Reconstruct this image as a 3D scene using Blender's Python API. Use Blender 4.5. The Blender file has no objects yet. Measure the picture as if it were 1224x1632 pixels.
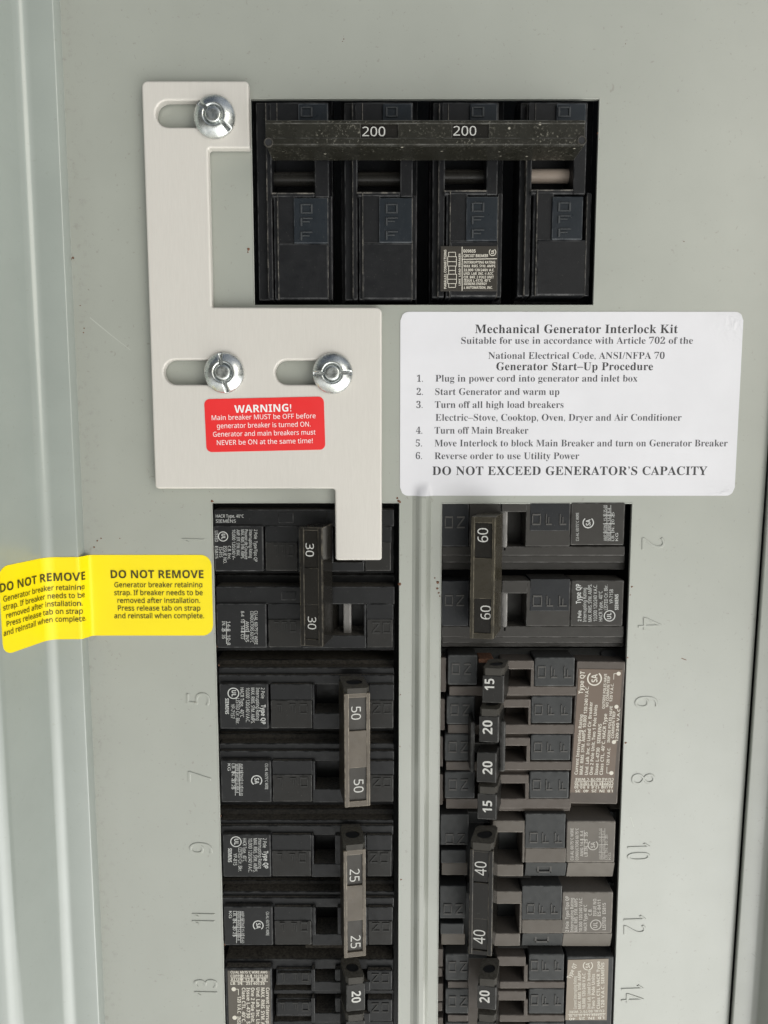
import bpy, bmesh, math, random
from mathutils import Vector
random.seed(7)
C = bpy.context.scene.collection
scene = bpy.context.scene
MM = 0.001

# ------------------------------------------------------------------ camera
CAM_D = 229.0            # mm from the steel cover
PITCH = math.radians(6.2)
FOC = 1179.0             # focal length in pixels of the 1224 x 1632 photograph
cam = bpy.data.cameras.new('camera')
cam_ob = bpy.data.objects.new('camera', cam)
C.objects.link(cam_ob)
cam.sensor_fit = 'VERTICAL'
cam.sensor_height = 36.0
cam.sensor_width = 27.0
cam.lens = FOC / 1632 * 36.0
cam.clip_start = 0.005
cam.clip_end = 50
cam_ob.location = (0, -CAM_D * MM, 0)
cam_ob.rotation_euler = (math.pi / 2 - PITCH, 0, 0)
scene.camera = cam_ob

# ------------------------------------------------------------------ light
SUN_EL, SUN_AZ = math.radians(14), math.radians(38)   # azimuth: from straight out of the panel (-Y) towards +X
sun = bpy.data.lights.new('sun', 'SUN')
sun.energy = 1.1
sun.angle = math.radians(32)
sun.color = (1.0, 0.95, 0.86)
sun_ob = bpy.data.objects.new('sun', sun)
C.objects.link(sun_ob)
sd = Vector((math.sin(SUN_AZ) * math.cos(SUN_EL), -math.cos(SUN_AZ) * math.cos(SUN_EL), math.sin(SUN_EL)))
sun_ob.rotation_euler = sd.to_track_quat('Z', 'Y').to_euler()
sun_ob.location = sd * 3

world = bpy.data.worlds.new('World')
scene.world = world
world.use_nodes = True
wn, wl = world.node_tree.nodes, world.node_tree.links
for n in list(wn):
    wn.remove(n)
w_out = wn.new('ShaderNodeOutputWorld')
w_bg = wn.new('ShaderNodeBackground')
w_bg.inputs['Strength'].default_value = 0.1
sky = wn.new('ShaderNodeTexSky')
sky.sky_type = 'NISHITA'
sky.sun_disc = False
sky.sun_elevation = SUN_EL
sky.sun_rotation = math.pi - SUN_AZ
sky.air_density, sky.dust_density, sky.ozone_density = 1.0, 3.0, 1.0
tc = wn.new('ShaderNodeTexCoord')
sx = wn.new('ShaderNodeSeparateXYZ')
wl.new(tc.outputs['Generated'], sx.inputs[0])
# the surroundings in front of the cabinet: sunlit ground below the horizon, shaded eaves and trees above it, open sky higher up
ramp = wn.new('ShaderNodeValToRGB')
mr = wn.new('ShaderNodeMapRange')
mr.inputs['From Min'].default_value = -1
mr.inputs['From Max'].default_value = 1
wl.new(sx.outputs['Z'], mr.inputs['Value'])
wl.new(mr.outputs[0], ramp.inputs[0])
er = ramp.color_ramp
def stops(cr, lst):
    cr.elements[0].position, cr.elements[0].color = lst[0][0], lst[0][1]
    cr.elements[1].position, cr.elements[1].color = lst[-1][0], lst[-1][1]
    for q, c in lst[1:-1]:
        e = cr.elements.new(q); e.color = c
def warm(k, r=1.0, b=.90):
    return (k * r, k * .985, k * b, 1)
stops(er, [(0.0, warm(.50)), (0.10, warm(1.1)), (0.22, warm(1.5, .98, .97)), (0.33, warm(1.15, .99, .96)), (0.38, warm(.76)), (0.43, warm(.32)), (0.50, warm(.19)), (0.58, warm(.165, .97, .9)), (0.70, warm(.17, .96, .95)), (0.80, warm(.36, .95, 1.0)), (1.0, warm(.50, .95, 1.05))])
gain = wn.new('ShaderNodeMix'); gain.data_type = 'RGBA'; gain.blend_type = 'MULTIPLY'
gain.inputs['Factor'].default_value = 1.0
wl.new(ramp.outputs[0], gain.inputs['A'])
# brighter to the front right of the cabinet, where the open ground lies
mx = wn.new('ShaderNodeMapRange')
mx.inputs['From Min'].default_value = -1
mx.inputs['From Max'].default_value = 1
wl.new(sx.outputs['X'], mx.inputs['Value'])
rampx = wn.new('ShaderNodeValToRGB')
wl.new(mx.outputs[0], rampx.inputs[0])
g = lambda k: (k, k, k, 1)
stops(rampx.color_ramp, [(0.0, g(.25)), (0.25, g(.28)), (0.42, g(.37)), (0.55, g(.86)), (0.68, g(1.3)), (0.80, g(1.2)), (0.90, g(.85)), (1.0, g(.30))])
amp = wn.new('ShaderNodeMix'); amp.data_type = 'RGBA'; amp.blend_type = 'MULTIPLY'
amp.inputs['Factor'].default_value = 1.0
amp.inputs['B'].default_value = (42.0, 42.0, 42.0, 1)
wl.new(rampx.outputs[0], amp.inputs['A'])
wl.new(amp.outputs['Result'], gain.inputs['B'])
skymix = wn.new('ShaderNodeMix'); skymix.data_type = 'RGBA'
sk = wn.new('ShaderNodeMapRange')
sk.inputs['From Min'].default_value = 0.35
sk.inputs['From Max'].default_value = 0.75
sk.inputs['To Max'].default_value = 0.75
wl.new(sx.outputs['Z'], sk.inputs['Value'])
wl.new(sk.outputs[0], skymix.inputs['Factor'])
wl.new(gain.outputs['Result'], skymix.inputs['A'])
wl.new(sky.outputs[0], skymix.inputs['B'])
wl.new(skymix.outputs['Result'], w_bg.inputs['Color'])
wl.new(w_bg.outputs[0], w_out.inputs[0])

vs = scene.view_settings
vs.view_transform = 'Standard'
vs.look = 'None'
vs.exposure = -0.72
vs.gamma = 1.0
vs.use_curve_mapping = False
scene.cycles.max_bounces = 8

# ------------------------------------------------------------------ survey: photograph pixel -> point (mm) on the plane h mm in front of the cover
ct, st = math.cos(PITCH), math.sin(PITCH)
HOFF = 0.0               # the branch breakers sit a little deeper: every height below is shifted by this
def P(u, v, h=0.0):
    h = h + HOFF
    a, b = (u - 612.0) / FOC, (v - 816.0) / FOC
    t = (CAM_D - h) / (ct - b * st)
    return a * t, -t * (st + b * ct)          # X, Z in mm
def mmpx(u, v, h=0.0):
    x0, z0 = P(u, v - .5, h); x1, z1 = P(u, v + .5, h)
    return abs(z0 - z1)
def rect(u0, v0, u1, v1, h):
    um, vm = (u0 + u1) / 2, (v0 + v1) / 2
    return P(u0, vm, h)[0], P(u1, vm, h)[0], P(um, v1, h)[1], P(um, v0, h)[1]   # x0 x1 z0 z1

# ------------------------------------------------------------------ mesh builder (everything in mm: X, h, Z)
EDGE = {}
class MB:
    def __init__(s):
        s.v, s.f, s.m, s.sm = [], [], [], []
    def add(s, verts, faces, mat=0, smooth=False):
        o = len(s.v)
        s.v += [tuple(q) for q in verts]
        for f in faces:
            s.f.append([i + o for i in f]); s.m.append(mat); s.sm.append(smooth)
    def bbox(s, dims, fn, bev=.25, seg=2, mat=0):
        """bevelled box of size dims, mapped through fn(a,b,c), a,b,c in 0..1"""
        bm = bmesh.new()
        bmesh.ops.create_cube(bm, size=1)
        for w in bm.verts:
            w.co = Vector(((w.co.x + .5) * dims[0], (w.co.y + .5) * dims[1], (w.co.z + .5) * dims[2]))
        b = min(bev, min(dims) * .35)
        if b > .01:
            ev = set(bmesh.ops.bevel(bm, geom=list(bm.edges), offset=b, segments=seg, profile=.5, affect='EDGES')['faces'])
        else:
            ev = set()
        bm.verts.index_update()
        vv = [fn(w.co.x / dims[0], w.co.y / dims[1], w.co.z / dims[2]) for w in bm.verts]
        o = len(s.v)
        s.v += [tuple(q) for q in vv]
        for f in bm.faces:
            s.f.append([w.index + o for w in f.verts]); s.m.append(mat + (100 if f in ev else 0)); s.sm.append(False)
        bm.free()
    def xbox(s, x0, x1, z0, z1, h0, h1, bev=.25, mat=0, seg=2):
        s.bbox((x1 - x0, z1 - z0, h1 - h0), lambda a, b, c: (x0 + a * (x1 - x0), h0 + c * (h1 - h0), z0 + b * (z1 - z0)), bev, seg, mat)
    def box(s, u0, v0, u1, v1, h0, h1, bev=.25, mat=0):
        x0, x1, z0, z1 = rect(u0, v0, u1, v1, h1)
        s.xbox(x0, x1, z0, z1, h0, h1, bev, mat)
    def slope(s, u0, v0, u1, v1, h0, htop, hbot, mat=0):
        """box whose front slopes from htop at the upper edge to hbot at the lower edge"""
        x0, x1, _, z1 = rect(u0, v0, u1, v1, htop)
        z0 = rect(u0, v0, u1, v1, hbot)[2]
        def fn(a, b, c):
            return (x0 + a * (x1 - x0), h0 + c * ((hbot + (htop - hbot) * b) - h0), z0 + b * (z1 - z0))
        s.bbox((x1 - x0, z1 - z0, max(htop, hbot) - h0), fn, .2, 2, mat)
    def ring(s, u, v, r0, r1, h, a0=0, a1=360, n=40, mat=0):
        cx, cz = P(u, v, h); k = mmpx(u, v, h)
        vv, ff = [], []
        for i in range(n + 1):
            t = math.radians(a0 + (a1 - a0) * i / n)
            for r in (r0, r1):
                vv.append((cx + r * k * math.cos(t), h, cz + r * k * math.sin(t)))
        for i in range(n):
            ff.append([2 * i, 2 * i + 1, 2 * i + 3, 2 * i + 2])
        s.add(vv, ff, mat)
    def disc(s, u, v, r, h, n=20, mat=0):
        cx, cz = P(u, v, h); k = mmpx(u, v, h)
        s.add([(cx + r * k * math.cos(2 * math.pi * i / n), h, cz + r * k * math.sin(2 * math.pi * i / n)) for i in range(n)], [list(range(n))], mat)
    def bar(s, u0, v0, u1, v1, w, h, mat=0):
        """flat printed line of w pixels"""
        a, b = Vector(P(u0, v0, h)), Vector(P(u1, v1, h))
        d = (b - a).normalized(); n = Vector((-d.y, d.x)) * (w * mmpx(u0, v0, h) / 2)
        q = [a + n, b + n, b - n, a - n]
        s.add([(p.x, h, p.y) for p in q], [[3, 2, 1, 0]], mat)
    def build(s, name, mats, parent=None, smooth_angle=None):
        s.v = [(x, h + HOFF, z) for x, h, z in s.v]
        xs = [q[0] for q in s.v]; hs = [q[1] for q in s.v]; zs = [q[2] for q in s.v]
        c = ((min(xs) + max(xs)) / 2, min(hs), (min(zs) + max(zs)) / 2)
        me = bpy.data.meshes.new(name)
        me.from_pydata([((x - c[0]) * MM, -(h - c[1]) * MM, (z - c[2]) * MM) for x, h, z in s.v], [], s.f)
        if not isinstance(mats, (list, tuple)):
            mats = [mats]
        mats = list(mats)
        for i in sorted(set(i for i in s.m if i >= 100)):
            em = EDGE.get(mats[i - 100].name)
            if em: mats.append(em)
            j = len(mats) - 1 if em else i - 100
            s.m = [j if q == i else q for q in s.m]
        for m in mats:
            me.materials.append(m)
        me.polygons.foreach_set('material_index', s.m)
        me.polygons.foreach_set('use_smooth', s.sm)
        bm = bmesh.new(); bm.from_mesh(me)
        if not getattr(s, 'flat', False):
            bmesh.ops.recalc_face_normals(bm, faces=list(bm.faces))
        bm.to_mesh(me); bm.free()
        me.update()
        o = bpy.data.objects.new(name, me)
        C.objects.link(o)
        w = Vector((c[0] * MM, -c[1] * MM, c[2] * MM))
        o['_w'] = tuple(w)
        if parent is not None:
            o.parent = parent
            o.location = w - Vector(parent['_w'])
        else:
            o.location = w
        return o

def thing(name, label, cat, u, v, h=0, group=None):
    o = bpy.data.objects.new(name, None)
    C.objects.link(o)
    x, z = P(u, v, h)
    o.location = (x * MM, -(h + HOFF) * MM, z * MM)
    o.empty_display_size = .005
    o['_w'] = tuple(o.location)
    tag(o, label, cat, group)
    return o
def tag(o, label, cat, group=None):
    o['label'] = label; o['category'] = cat
    if group:
        o['group'] = group

# ------------------------------------------------------------------ lettering
STY = {'serifb': ((0x1d400, 0x1d41a, 0x1d7ce), 0.0), 'serif': ((0x1d400, 0x1d41a, 0x1d7ce), -.006),
       'sansb': ((0x1d5d4, 0x1d5ee, 0x1d7ec), 0.0), 'sans': ((0x1d5a0, 0x1d5ba, 0x1d7e2), 0.0), 'sansm': ((0x1d5a0, 0x1d5ba, 0x1d7e2), .012), 'thin': ((0x1d5a0, 0x1d5ba, 0x1d7e2), -.012)}
def styled(s, kind):
    A, a, d = STY[kind][0]
    o = ''
    for c in s:
        if 'A' <= c <= 'Z': o += chr(A + ord(c) - 65)
        elif 'a' <= c <= 'z': o += chr(a + ord(c) - 97)
        elif '0' <= c <= '9': o += chr(d + ord(c) - 48)
        else: o += c
    return o
_tc = {}
def glyphs(s, kind, extrude=0.0, bevel=0.0, spacing=1.0):
    key = (s, kind, extrude, bevel, spacing)
    if key not in _tc:
        c = bpy.data.curves.new('t', 'FONT')
        c.body = styled(s, kind); c.size = 1; c.offset = STY[kind][1]; c.resolution_u = 3
        c.extrude = extrude; c.bevel_depth = bevel; c.bevel_resolution = 1; c.space_character = spacing
        o = bpy.data.objects.new('t', c)
        C.objects.link(o)
        dg = bpy.context.evaluated_depsgraph_get()
        me = bpy.data.meshes.new_from_object(o.evaluated_get(dg))
        vv = [tuple(w.co) for w in me.vertices]
        ff = [list(p.vertices) for p in me.polygons]
        bpy.data.objects.remove(o); bpy.data.curves.remove(c); bpy.data.meshes.remove(me)
        _tc[key] = (vv, ff)
    return _tc[key]
CAPH = {}
def caph(kind):
    if kind not in CAPH:
        vv, _ = glyphs('H', kind)
        CAPH[kind] = max(q[1] for q in vv)
    return CAPH[kind]
def T(mb, s, kind, u0, v0, u1, v1, cap, h, drape=None, mat=0, extrude=0.0, bevel=0.0, spacing=1.0):
    """text whose first letter starts at pixel (u0,v0) and whose last one ends at (u1,v1), baseline between them, capital height cap pixels"""
    vv, ff = glyphs(s, kind, extrude, bevel, spacing)
    if not vv:
        return
    xs = [q[0] for q in vv]
    xa, xb = min(xs), max(xs)
    a, b = Vector(P(u0, v0, h)), Vector(P(u1, v1, h))
    d = b - a
    up = Vector((-d.y, d.x)).normalized() * (cap * mmpx((u0 + u1) / 2, (v0 + v1) / 2, h) / caph(kind))
    sc = up.length
    out = []
    if drape:                       # fine triangles, so that print follows every fold
        lim = .5 / max(sc, 1e-6) * 1.0
        vv, tri, res = list(vv), [], []
        for f in ff:
            tri += [(f[0], f[i], f[i + 1]) for i in range(1, len(f) - 1)]
        kx = d.length / max(xb - xa, 1e-6) / sc
        while tri:
            t = tri.pop()
            e = [abs(vv[t[i]][0] - vv[t[(i + 1) % 3]][0]) * kx for i in range(3)]
            i = max(range(3), key=lambda q: e[q])
            if e[i] <= lim or len(vv) > 60000:
                res.append(t); continue
            p0, p1, p2 = t[i], t[(i + 1) % 3], t[(i + 2) % 3]
            vv.append(tuple((vv[p0][q] + vv[p1][q]) / 2 for q in range(3)))
            m_ = len(vv) - 1
            tri += [(p0, m_, p2), (m_, p1, p2)]
        ff = res
    for x, y, z in vv:
        p = a + d * ((x - xa) / max(xb - xa, 1e-6)) + up * y
        q = (p.x, h + z * sc, p.y)
        out.append(drape(*q) if drape else q)
    mb.add(out, ff, mat)

# raised moulded letters made of bars
LET = {'O': [(0, 0, .14, 1), (.86, 0, 1, 1), (.14, 0, .86, .12), (.14, .88, .86, 1)],
       'F': [(0, 0, .14, 1), (.14, .87, 1, 1), (.14, .47, .75, .6)],
       'N': [(0, 0, .14, 1), (.86, 0, 1, 1), 'd']}
def mould(mb, letters, rot, rects, h, mat=0, up=.26):
    for L, (u0, v0, u1, v1) in zip(letters, rects):
        x0, x1, z0, z1 = rect(u0, v0, u1, v1, h + up)
        def m(x, y):
            if rot == 'up': a, b = x, y
            elif rot == 'ccw': a, b = 1 - y, x
            else: a, b = y, 1 - x
            return x0 + a * (x1 - x0), z0 + b * (z1 - z0)
        for s in LET[L]:
            if s == 'd':
                pts = [(.14, 1), (.14, .78), (.86, 0), (.86, .22)]
            else:
                pts = [(s[0], s[1]), (s[2], s[1]), (s[2], s[3]), (s[0], s[3])]
            q = [m(*p) for p in pts]
            vv = [(x, h - .1, z) for x, z in q]
            cx = sum(p[0] for p in q) / 4; cz = sum(p[1] for p in q) / 4
            vv += [(x + (cx - x) * .06, h + up, z + (cz - z) * .06) for x, z in q]
            mb.add(vv, [[0, 1, 2, 3], [4, 5, 6, 7], [0, 1, 5, 4], [1, 2, 6, 5], [2, 3, 7, 6], [3, 0, 4, 7]], mat)

# ------------------------------------------------------------------ materials
def mat_new(name):
    m = bpy.data.materials.new(name)
    m.use_nodes = True
    nt = m.node_tree
    return m, nt, nt.nodes['Principled BSDF']
def noise(nt, scale, detail=4, rough=.55, vec=None, dist=0):
    n = nt.nodes.new('ShaderNodeTexNoise')
    n.inputs['Scale'].default_value = scale
    n.inputs['Detail'].default_value = detail
    n.inputs['Roughness'].default_value = rough
    n.inputs['Distortion'].default_value = dist
    if vec is not None:
        nt.links.new(vec, n.inputs['Vector'])
    return n.outputs['Fac']
def pos(nt):
    return nt.nodes.new('ShaderNodeNewGeometry').outputs['Position']
def mapr(nt, val, a, b, c=0., d=1.):
    n = nt.nodes.new('ShaderNodeMapRange')
    n.inputs['From Min'].default_value = a; n.inputs['From Max'].default_value = b
    n.inputs['To Min'].default_value = c; n.inputs['To Max'].default_value = d
    nt.links.new(val, n.inputs['Value'])
    return n.outputs[0]
def mix(nt, fac, a, b):
    n = nt.nodes.new('ShaderNodeMix'); n.data_type = 'RGBA'
    for k, val in (('Factor', fac), ('A', a), ('B', b)):
        if isinstance(val, tuple): n.inputs[k].default_value = val + (1,) if len(val) == 3 else val
        elif isinstance(val, (int, float)): n.inputs[k].default_value = val
        else: nt.links.new(val, n.inputs[k])
    return n.outputs['Result']
def math_(nt, op, a, b=None):
    n = nt.nodes.new('ShaderNodeMath'); n.operation = op
    for i, val in enumerate((a, b)):
        if val is None: continue
        if isinstance(val, (int, float)): n.inputs[i].default_value = val
        else: nt.links.new(val, n.inputs[i])
    return n.outputs[0]
def bump(nt, bs, hgt, strength, dist):
    b = nt.nodes.new('ShaderNodeBump')
    b.inputs['Strength'].default_value = strength
    b.inputs['Distance'].default_value = dist
    nt.links.new(hgt, b.inputs['Height'])
    nt.links.new(b.outputs[0], bs.inputs['Normal'])
def stretched(nt, sx_, sy_, sz_):
    mp = nt.nodes.new('ShaderNodeMapping')
    mp.inputs['Scale'].default_value = (sx_, sy_, sz_)
    nt.links.new(pos(nt), mp.inputs['Vector'])
    return mp.outputs[0]

def plastic(name, base, rough=.42, dust=.5, dustcol=(.16, .145, .125), worn=.25, speck=0., spec=.2, edge=None):
    m = plastic_(name, base, rough, dust, dustcol, worn, speck, spec)
    # moulded edges paler in broken stretches: wear, and edge highlights put into the colour
    e, nt, bs = mat_new(name + '_worn_lit_edge')
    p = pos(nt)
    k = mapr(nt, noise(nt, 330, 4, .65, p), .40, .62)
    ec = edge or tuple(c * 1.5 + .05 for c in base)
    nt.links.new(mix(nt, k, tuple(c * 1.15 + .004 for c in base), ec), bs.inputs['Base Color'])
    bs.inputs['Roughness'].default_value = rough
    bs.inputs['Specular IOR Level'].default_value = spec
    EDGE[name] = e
    return m
def plastic_(name, base, rough, dust, dustcol, worn, speck, spec):
    m, nt, bs = mat_new(name)
    L = nt.links
    p = pos(nt)
    light = tuple(min(1, c * 1.6 + .012) for c in base)
    col = mix(nt, mapr(nt, noise(nt, 160, 5, .6, p), .35, .75, 0, worn), base, light)
    # handling scuffs, long and thin
    scf = mapr(nt, noise(nt, 1, 3, .7, stretched(nt, 260, 260, 1800)), .66, .8, 0, .35)
    col = mix(nt, scf, col, tuple(c * 2.0 + .03 for c in base))
    # settled dust on faces that look up
    g = nt.nodes.new('ShaderNodeNewGeometry')
    s = nt.nodes.new('ShaderNodeSeparateXYZ'); L.new(g.outputs['True Normal'], s.inputs[0])
    up = mapr(nt, s.outputs['Z'], .35, .95)
    du = math_(nt, 'MULTIPLY', up, mapr(nt, noise(nt, 1300, 4, .7, p), .35, .65, .25 * dust, dust))
    col = mix(nt, du, col, dustcol)
    # fine lint everywhere
    lint = mapr(nt, noise(nt, 2600, 2, .5, p), .70, .78, 0, .30)
    col = mix(nt, lint, col, (.22, .21, .19))
    if speck:
        v = nt.nodes.new('ShaderNodeTexVoronoi'); v.inputs['Scale'].default_value = 260
        L.new(p, v.inputs['Vector'])
        sp = math_(nt, 'MULTIPLY', mapr(nt, v.outputs['Distance'], .05, .12, 1, 0), mapr(nt, noise(nt, 90, 2, .5, p), .47, .52, 0, speck))
        col = mix(nt, sp, col, (.42, .40, .34))
        fine = math_(nt, 'MULTIPLY', mapr(nt, noise(nt, 1500, 4, .7, p), .57, .66, 0, speck * .6), mapr(nt, noise(nt, 110, 3, .6, p), .42, .6))
        col = mix(nt, fine, col, (.26, .25, .21))
    L.new(col, bs.inputs['Base Color'])
    r = mapr(nt, noise(nt, 420, 4, .6, p), .3, .7, rough - .09, rough + .13)
    L.new(math_(nt, 'ADD', r, math_(nt, 'MULTIPLY', du, .3)), bs.inputs['Roughness'])
    bs.inputs['Specular IOR Level'].default_value = spec
    bump(nt, bs, noise(nt, 2400, 3, .6, p), .25, .00006)
    return m

def paint(name, base, dirt_x=None, rough=.32, spots=1.0):
    """grey baked enamel on sheet steel, orange peel, dust, dark specks"""
    m, nt, bs = mat_new(name)
    L = nt.links
    p = pos(nt)
    dark = tuple(c * .955 for c in base); lite = tuple(min(1, c * 1.03) for c in base)
    col = mix(nt, mapr(nt, noise(nt, 45, 5, .6, p), .3, .7), dark, lite)
    sp = math_(nt, 'MULTIPLY', mapr(nt, noise(nt, 950, 2, .5, p), .715, .76), mapr(nt, noise(nt, 60, 2, .5, p), .50, .66, 0, .55 * spots))
    col = mix(nt, sp, col, (.13, .11, .085))
    hair = math_(nt, 'MULTIPLY', mapr(nt, noise(nt, 330, 1, .4, p, 3.0), .69, .71), mapr(nt, noise(nt, 900, 2, .5, p), .5, .6, 0, .35 * spots))
    col = mix(nt, hair, col, (.16, .14, .11))
    if dirt_x is not None:      # grime gathered along the fold at x = dirt_x (mm)
        s = nt.nodes.new('ShaderNodeSeparateXYZ'); L.new(p, s.inputs[0])
        near = mapr(nt, s.outputs['X'], (dirt_x) * MM, (dirt_x + 9) * MM, 1, 0)
        gr = math_(nt, 'MULTIPLY', near, mapr(nt, noise(nt, 420, 5, .75, p), .54, .74, 0, .5))
        col = mix(nt, gr, col, (.10, .085, .07))
        film = math_(nt, 'MULTIPLY', near, mapr(nt, noise(nt, 90, 3, .6, p), .3, .7, .05, .22))
        col = mix(nt, film, col, (.20, .19, .165))
    L.new(col, bs.inputs['Base Color'])
    L.new(mapr(nt, noise(nt, 130, 4, .6, p), .3, .7, rough - .02, rough + .035), bs.inputs['Roughness'])
    bs.inputs['Specular IOR Level'].default_value = 1.0
    bump(nt, bs, noise(nt, 260, 2, .5, p), .10, .00025)
    return m

GREY = (.325, .340, .306)
M_cover = paint('grey_enamel', GREY, dirt_x=P(131, 820)[0])
M_rail = paint('grey_enamel_frame', (.288, .318, .296), rough=.2, spots=.35)
M_railr = paint('grey_enamel_frame_lit', GREY, rough=.3)  # right rail: same paint, its stronger light put into the colour
M_rust, nt, bs = mat_new('rust')
nt.links.new(mix(nt, mapr(nt, noise(nt, 1500, 4, .6, pos(nt)), .35, .65), (.09, .035, .018), (.20, .10, .06)), bs.inputs['Base Color'])
bs.inputs['Roughness'].default_value = .85
M_scratch, nt, bs = mat_new('pale_scratch')
bs.inputs['Base Color'].default_value = (.46, .48, .44, 1); bs.inputs['Roughness'].default_value = .5
M_in, nt, bs = mat_new('dark_interior')
bs.inputs['Base Color'].default_value = (.012, .013, .015, 1); bs.inputs['Roughness'].default_value = .7

# brushed clear-anodised aluminium
M_alu, nt, bs = mat_new('brushed_aluminium')
br = noise(nt, 1, 4, .65, stretched(nt, 3800, 400, 240))
nt.links.new(mix(nt, mapr(nt, br, .3, .7), (.585, .563, .528), (.62, .598, .562)), bs.inputs['Base Color'])
bs.inputs['Metallic'].default_value = .15
nt.links.new(mapr(nt, noise(nt, 1, 3, .6, stretched(nt, 2500, 300, 200)), .3, .7, .42, .58), bs.inputs['Roughness'])
bump(nt, bs, br, .06, .00004)
# zinc plated steel
M_zinc, nt, bs = mat_new('zinc_plate')
z = noise(nt, 420, 4, .6, pos(nt))
nt.links.new(mix(nt, mapr(nt, z, .35, .65), (.50, .53, .54), (.72, .74, .72)), bs.inputs['Base Color'])
bs.inputs['Metallic'].default_value = 1
nt.links.new(mapr(nt, noise(nt, 900, 4, .6, pos(nt)), .3, .7, .17, .36), bs.inputs['Roughness'])
bump(nt, bs, noise(nt, 700, 3, .6, pos(nt)), .35, .0002)
def vinyl(name, col, rough=.35, wob=.12):
    m, nt, bs = mat_new(name)
    p = pos(nt)
    nt.links.new(mix(nt, mapr(nt, noise(nt, 60, 4, .6, p), .3, .7), tuple(c * .95 for c in col), col), bs.inputs['Base Color'])
    nt.links.new(mapr(nt, noise(nt, 150, 3, .6, p), .3, .7, rough - .06, rough + .1), bs.inputs['Roughness'])
    bump(nt, bs, noise(nt, 120, 3, .5, p), wob, .0006)
    return m
M_white = vinyl('white_vinyl', (.71, .71, .75), .34, .10)
M_red = vinyl('red_vinyl', (.74, .020, .022), .45, .05)
M_yellow = vinyl('yellow_vinyl', (.90, .73, .001), .42, .06)
def ink(name, col, rough=.5):
    m, nt, bs = mat_new(name)
    bs.inputs['Base Color'].default_value = col + (1,); bs.inputs['Roughness'].default_value = rough
    return m
nt = M_white.node_tree; bs = nt.nodes['Principled BSDF']
sp_ = nt.nodes.new('ShaderNodeSeparateXYZ'); nt.links.new(pos(nt), sp_.inputs[0])
crx = mapr(nt, sp_.outputs['X'], P(1120, 560)[0] * MM, P(1180, 560)[0] * MM)
crz = math_(nt, 'MAXIMUM', mapr(nt, sp_.outputs['Z'], P(900, 560)[1] * MM, P(900, 505)[1] * MM), mapr(nt, sp_.outputs['Z'], P(900, 765)[1] * MM, P(900, 788)[1] * MM))
cr_ = math_(nt, 'MULTIPLY', math_(nt, 'MULTIPLY', crx, crz), noise(nt, 330, 3, .6, pos(nt), 1.2))
bump(nt, bs, math_(nt, 'ADD', math_(nt, 'MULTIPLY', cr_, 1.6), math_(nt, 'MULTIPLY', noise(nt, 110, 3, .5, pos(nt)), .35)), .35, .0009)
M_ink = ink('black_ink', (.035, .035, .04))
M_inkg = ink('grey_black_ink', (.06, .06, .07))
M_inky = ink('dark_olive_ink', (.05, .042, .004))
M_inkw = ink('white_ink', (.80, .80, .80))
M_inkr = ink('worn_white_ink', (.50, .50, .48))
M_inkp = ink('pale_pad_print', (.50, .51, .50))
M_inkf = ink('faded_pad_print', (.42, .40, .37))
M_inkb = ink('buff_print', (.62, .59, .52))

M_blk = plastic('black_moulding', (.0085, .009, .010), .36, .8, (.20, .18, .15), spec=.22)
M_blk2 = plastic('black_moulding_low', (.0085, .009, .0105), .42, .6, (.10, .092, .08), spec=.22)
M_lbl = plastic('black_label_moulding', (.0105, .011, .012), .42, .4, spec=.22)
M_flag = plastic('blue_black_moulding', (.014, .018, .023), .34, .3)
M_offl = plastic('brown_black_moulding', (.014, .0135, .0125), .40, .3, spec=.22)
M_r60 = plastic('faded_black_moulding', (.036, .034, .0315), .40, .6, (.17, .155, .13))
M_r60d = plastic('faded_black_moulding_dark', (.015, .0165, .019), .36, .4)
M_qt = plastic('faded_brown_moulding', (.088, .075, .066), .44, .5, (.17, .15, .13))  # paler lower right column: weathering, plus reflected light put into the base colours
M_qtd = plastic('faded_slate_moulding', (.034, .036, .037), .42, .4, (.11, .105, .095))
M_r40 = plastic('faded_grey_brown_moulding', (.105, .093, .081), .44, .4, (.2, .18, .16))
M_r40l = plastic('faded_grey_label_moulding', (.135, .123, .109), .44, .4, (.22, .2, .18))
M_hblk = plastic('black_handle_moulding', (.013, .012, .0105), .17, .2, (.05, .046, .04), .06, edge=(.085, .076, .06))  # edge colour paints the highlight line along the glossy bars
M_hqt = plastic('black_small_handle_moulding', (.014, .0135, .0125), .34, .35, (.08, .074, .065), .2)
M_hol = plastic('olive_handle_moulding', (.033, .029, .021), .28, .35, (.10, .09, .075), .3, edge=(.13, .115, .085))
M_hbr = plastic('bronze_worn_handle_moulding', (.092, .079, .064), .33, .1, (.05, .045, .038), .5, edge=(.26, .23, .19))
M_cap = plastic('dusty_bar_end_moulding', (.040, .037, .032), .5, .9, (.15, .14, .12), .3)
M_hside = plastic('shaded_bronze_bar_side', (.030, .026, .021), .34, .3, (.07, .065, .055), .3)  # bar sides darker than the bronze front: shade put into the colour
M_hwin = plastic('handle_window', (.045, .042, .038), .4, .2)
M_main = plastic('main_bar_moulding', (.0165, .016, .0125), .30, .7, (.17, .165, .13), .3, speck=.9)
M_qlab = vinyl('brown_foil_label', (.108, .071, .046), .38, .1)
M_qlab2 = vinyl('dark_foil_label', (.075, .064, .050), .38, .1)
M_qlab3 = vinyl('worn_buff_foil_label', (.22, .18, .135), .36, .2)
M_mlab = vinyl('black_foil_label', (.028, .024, .019), .34, .1)
M_flash, nt, bs = mat_new('pale_mould_flash')
nt.links.new(mix(nt, mapr(nt, noise(nt, 420, 5, .7, pos(nt)), .44, .62), (.012, .012, .012), (.13, .12, .105)), bs.inputs['Base Color'])
bs.inputs['Roughness'].default_value = .5
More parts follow.
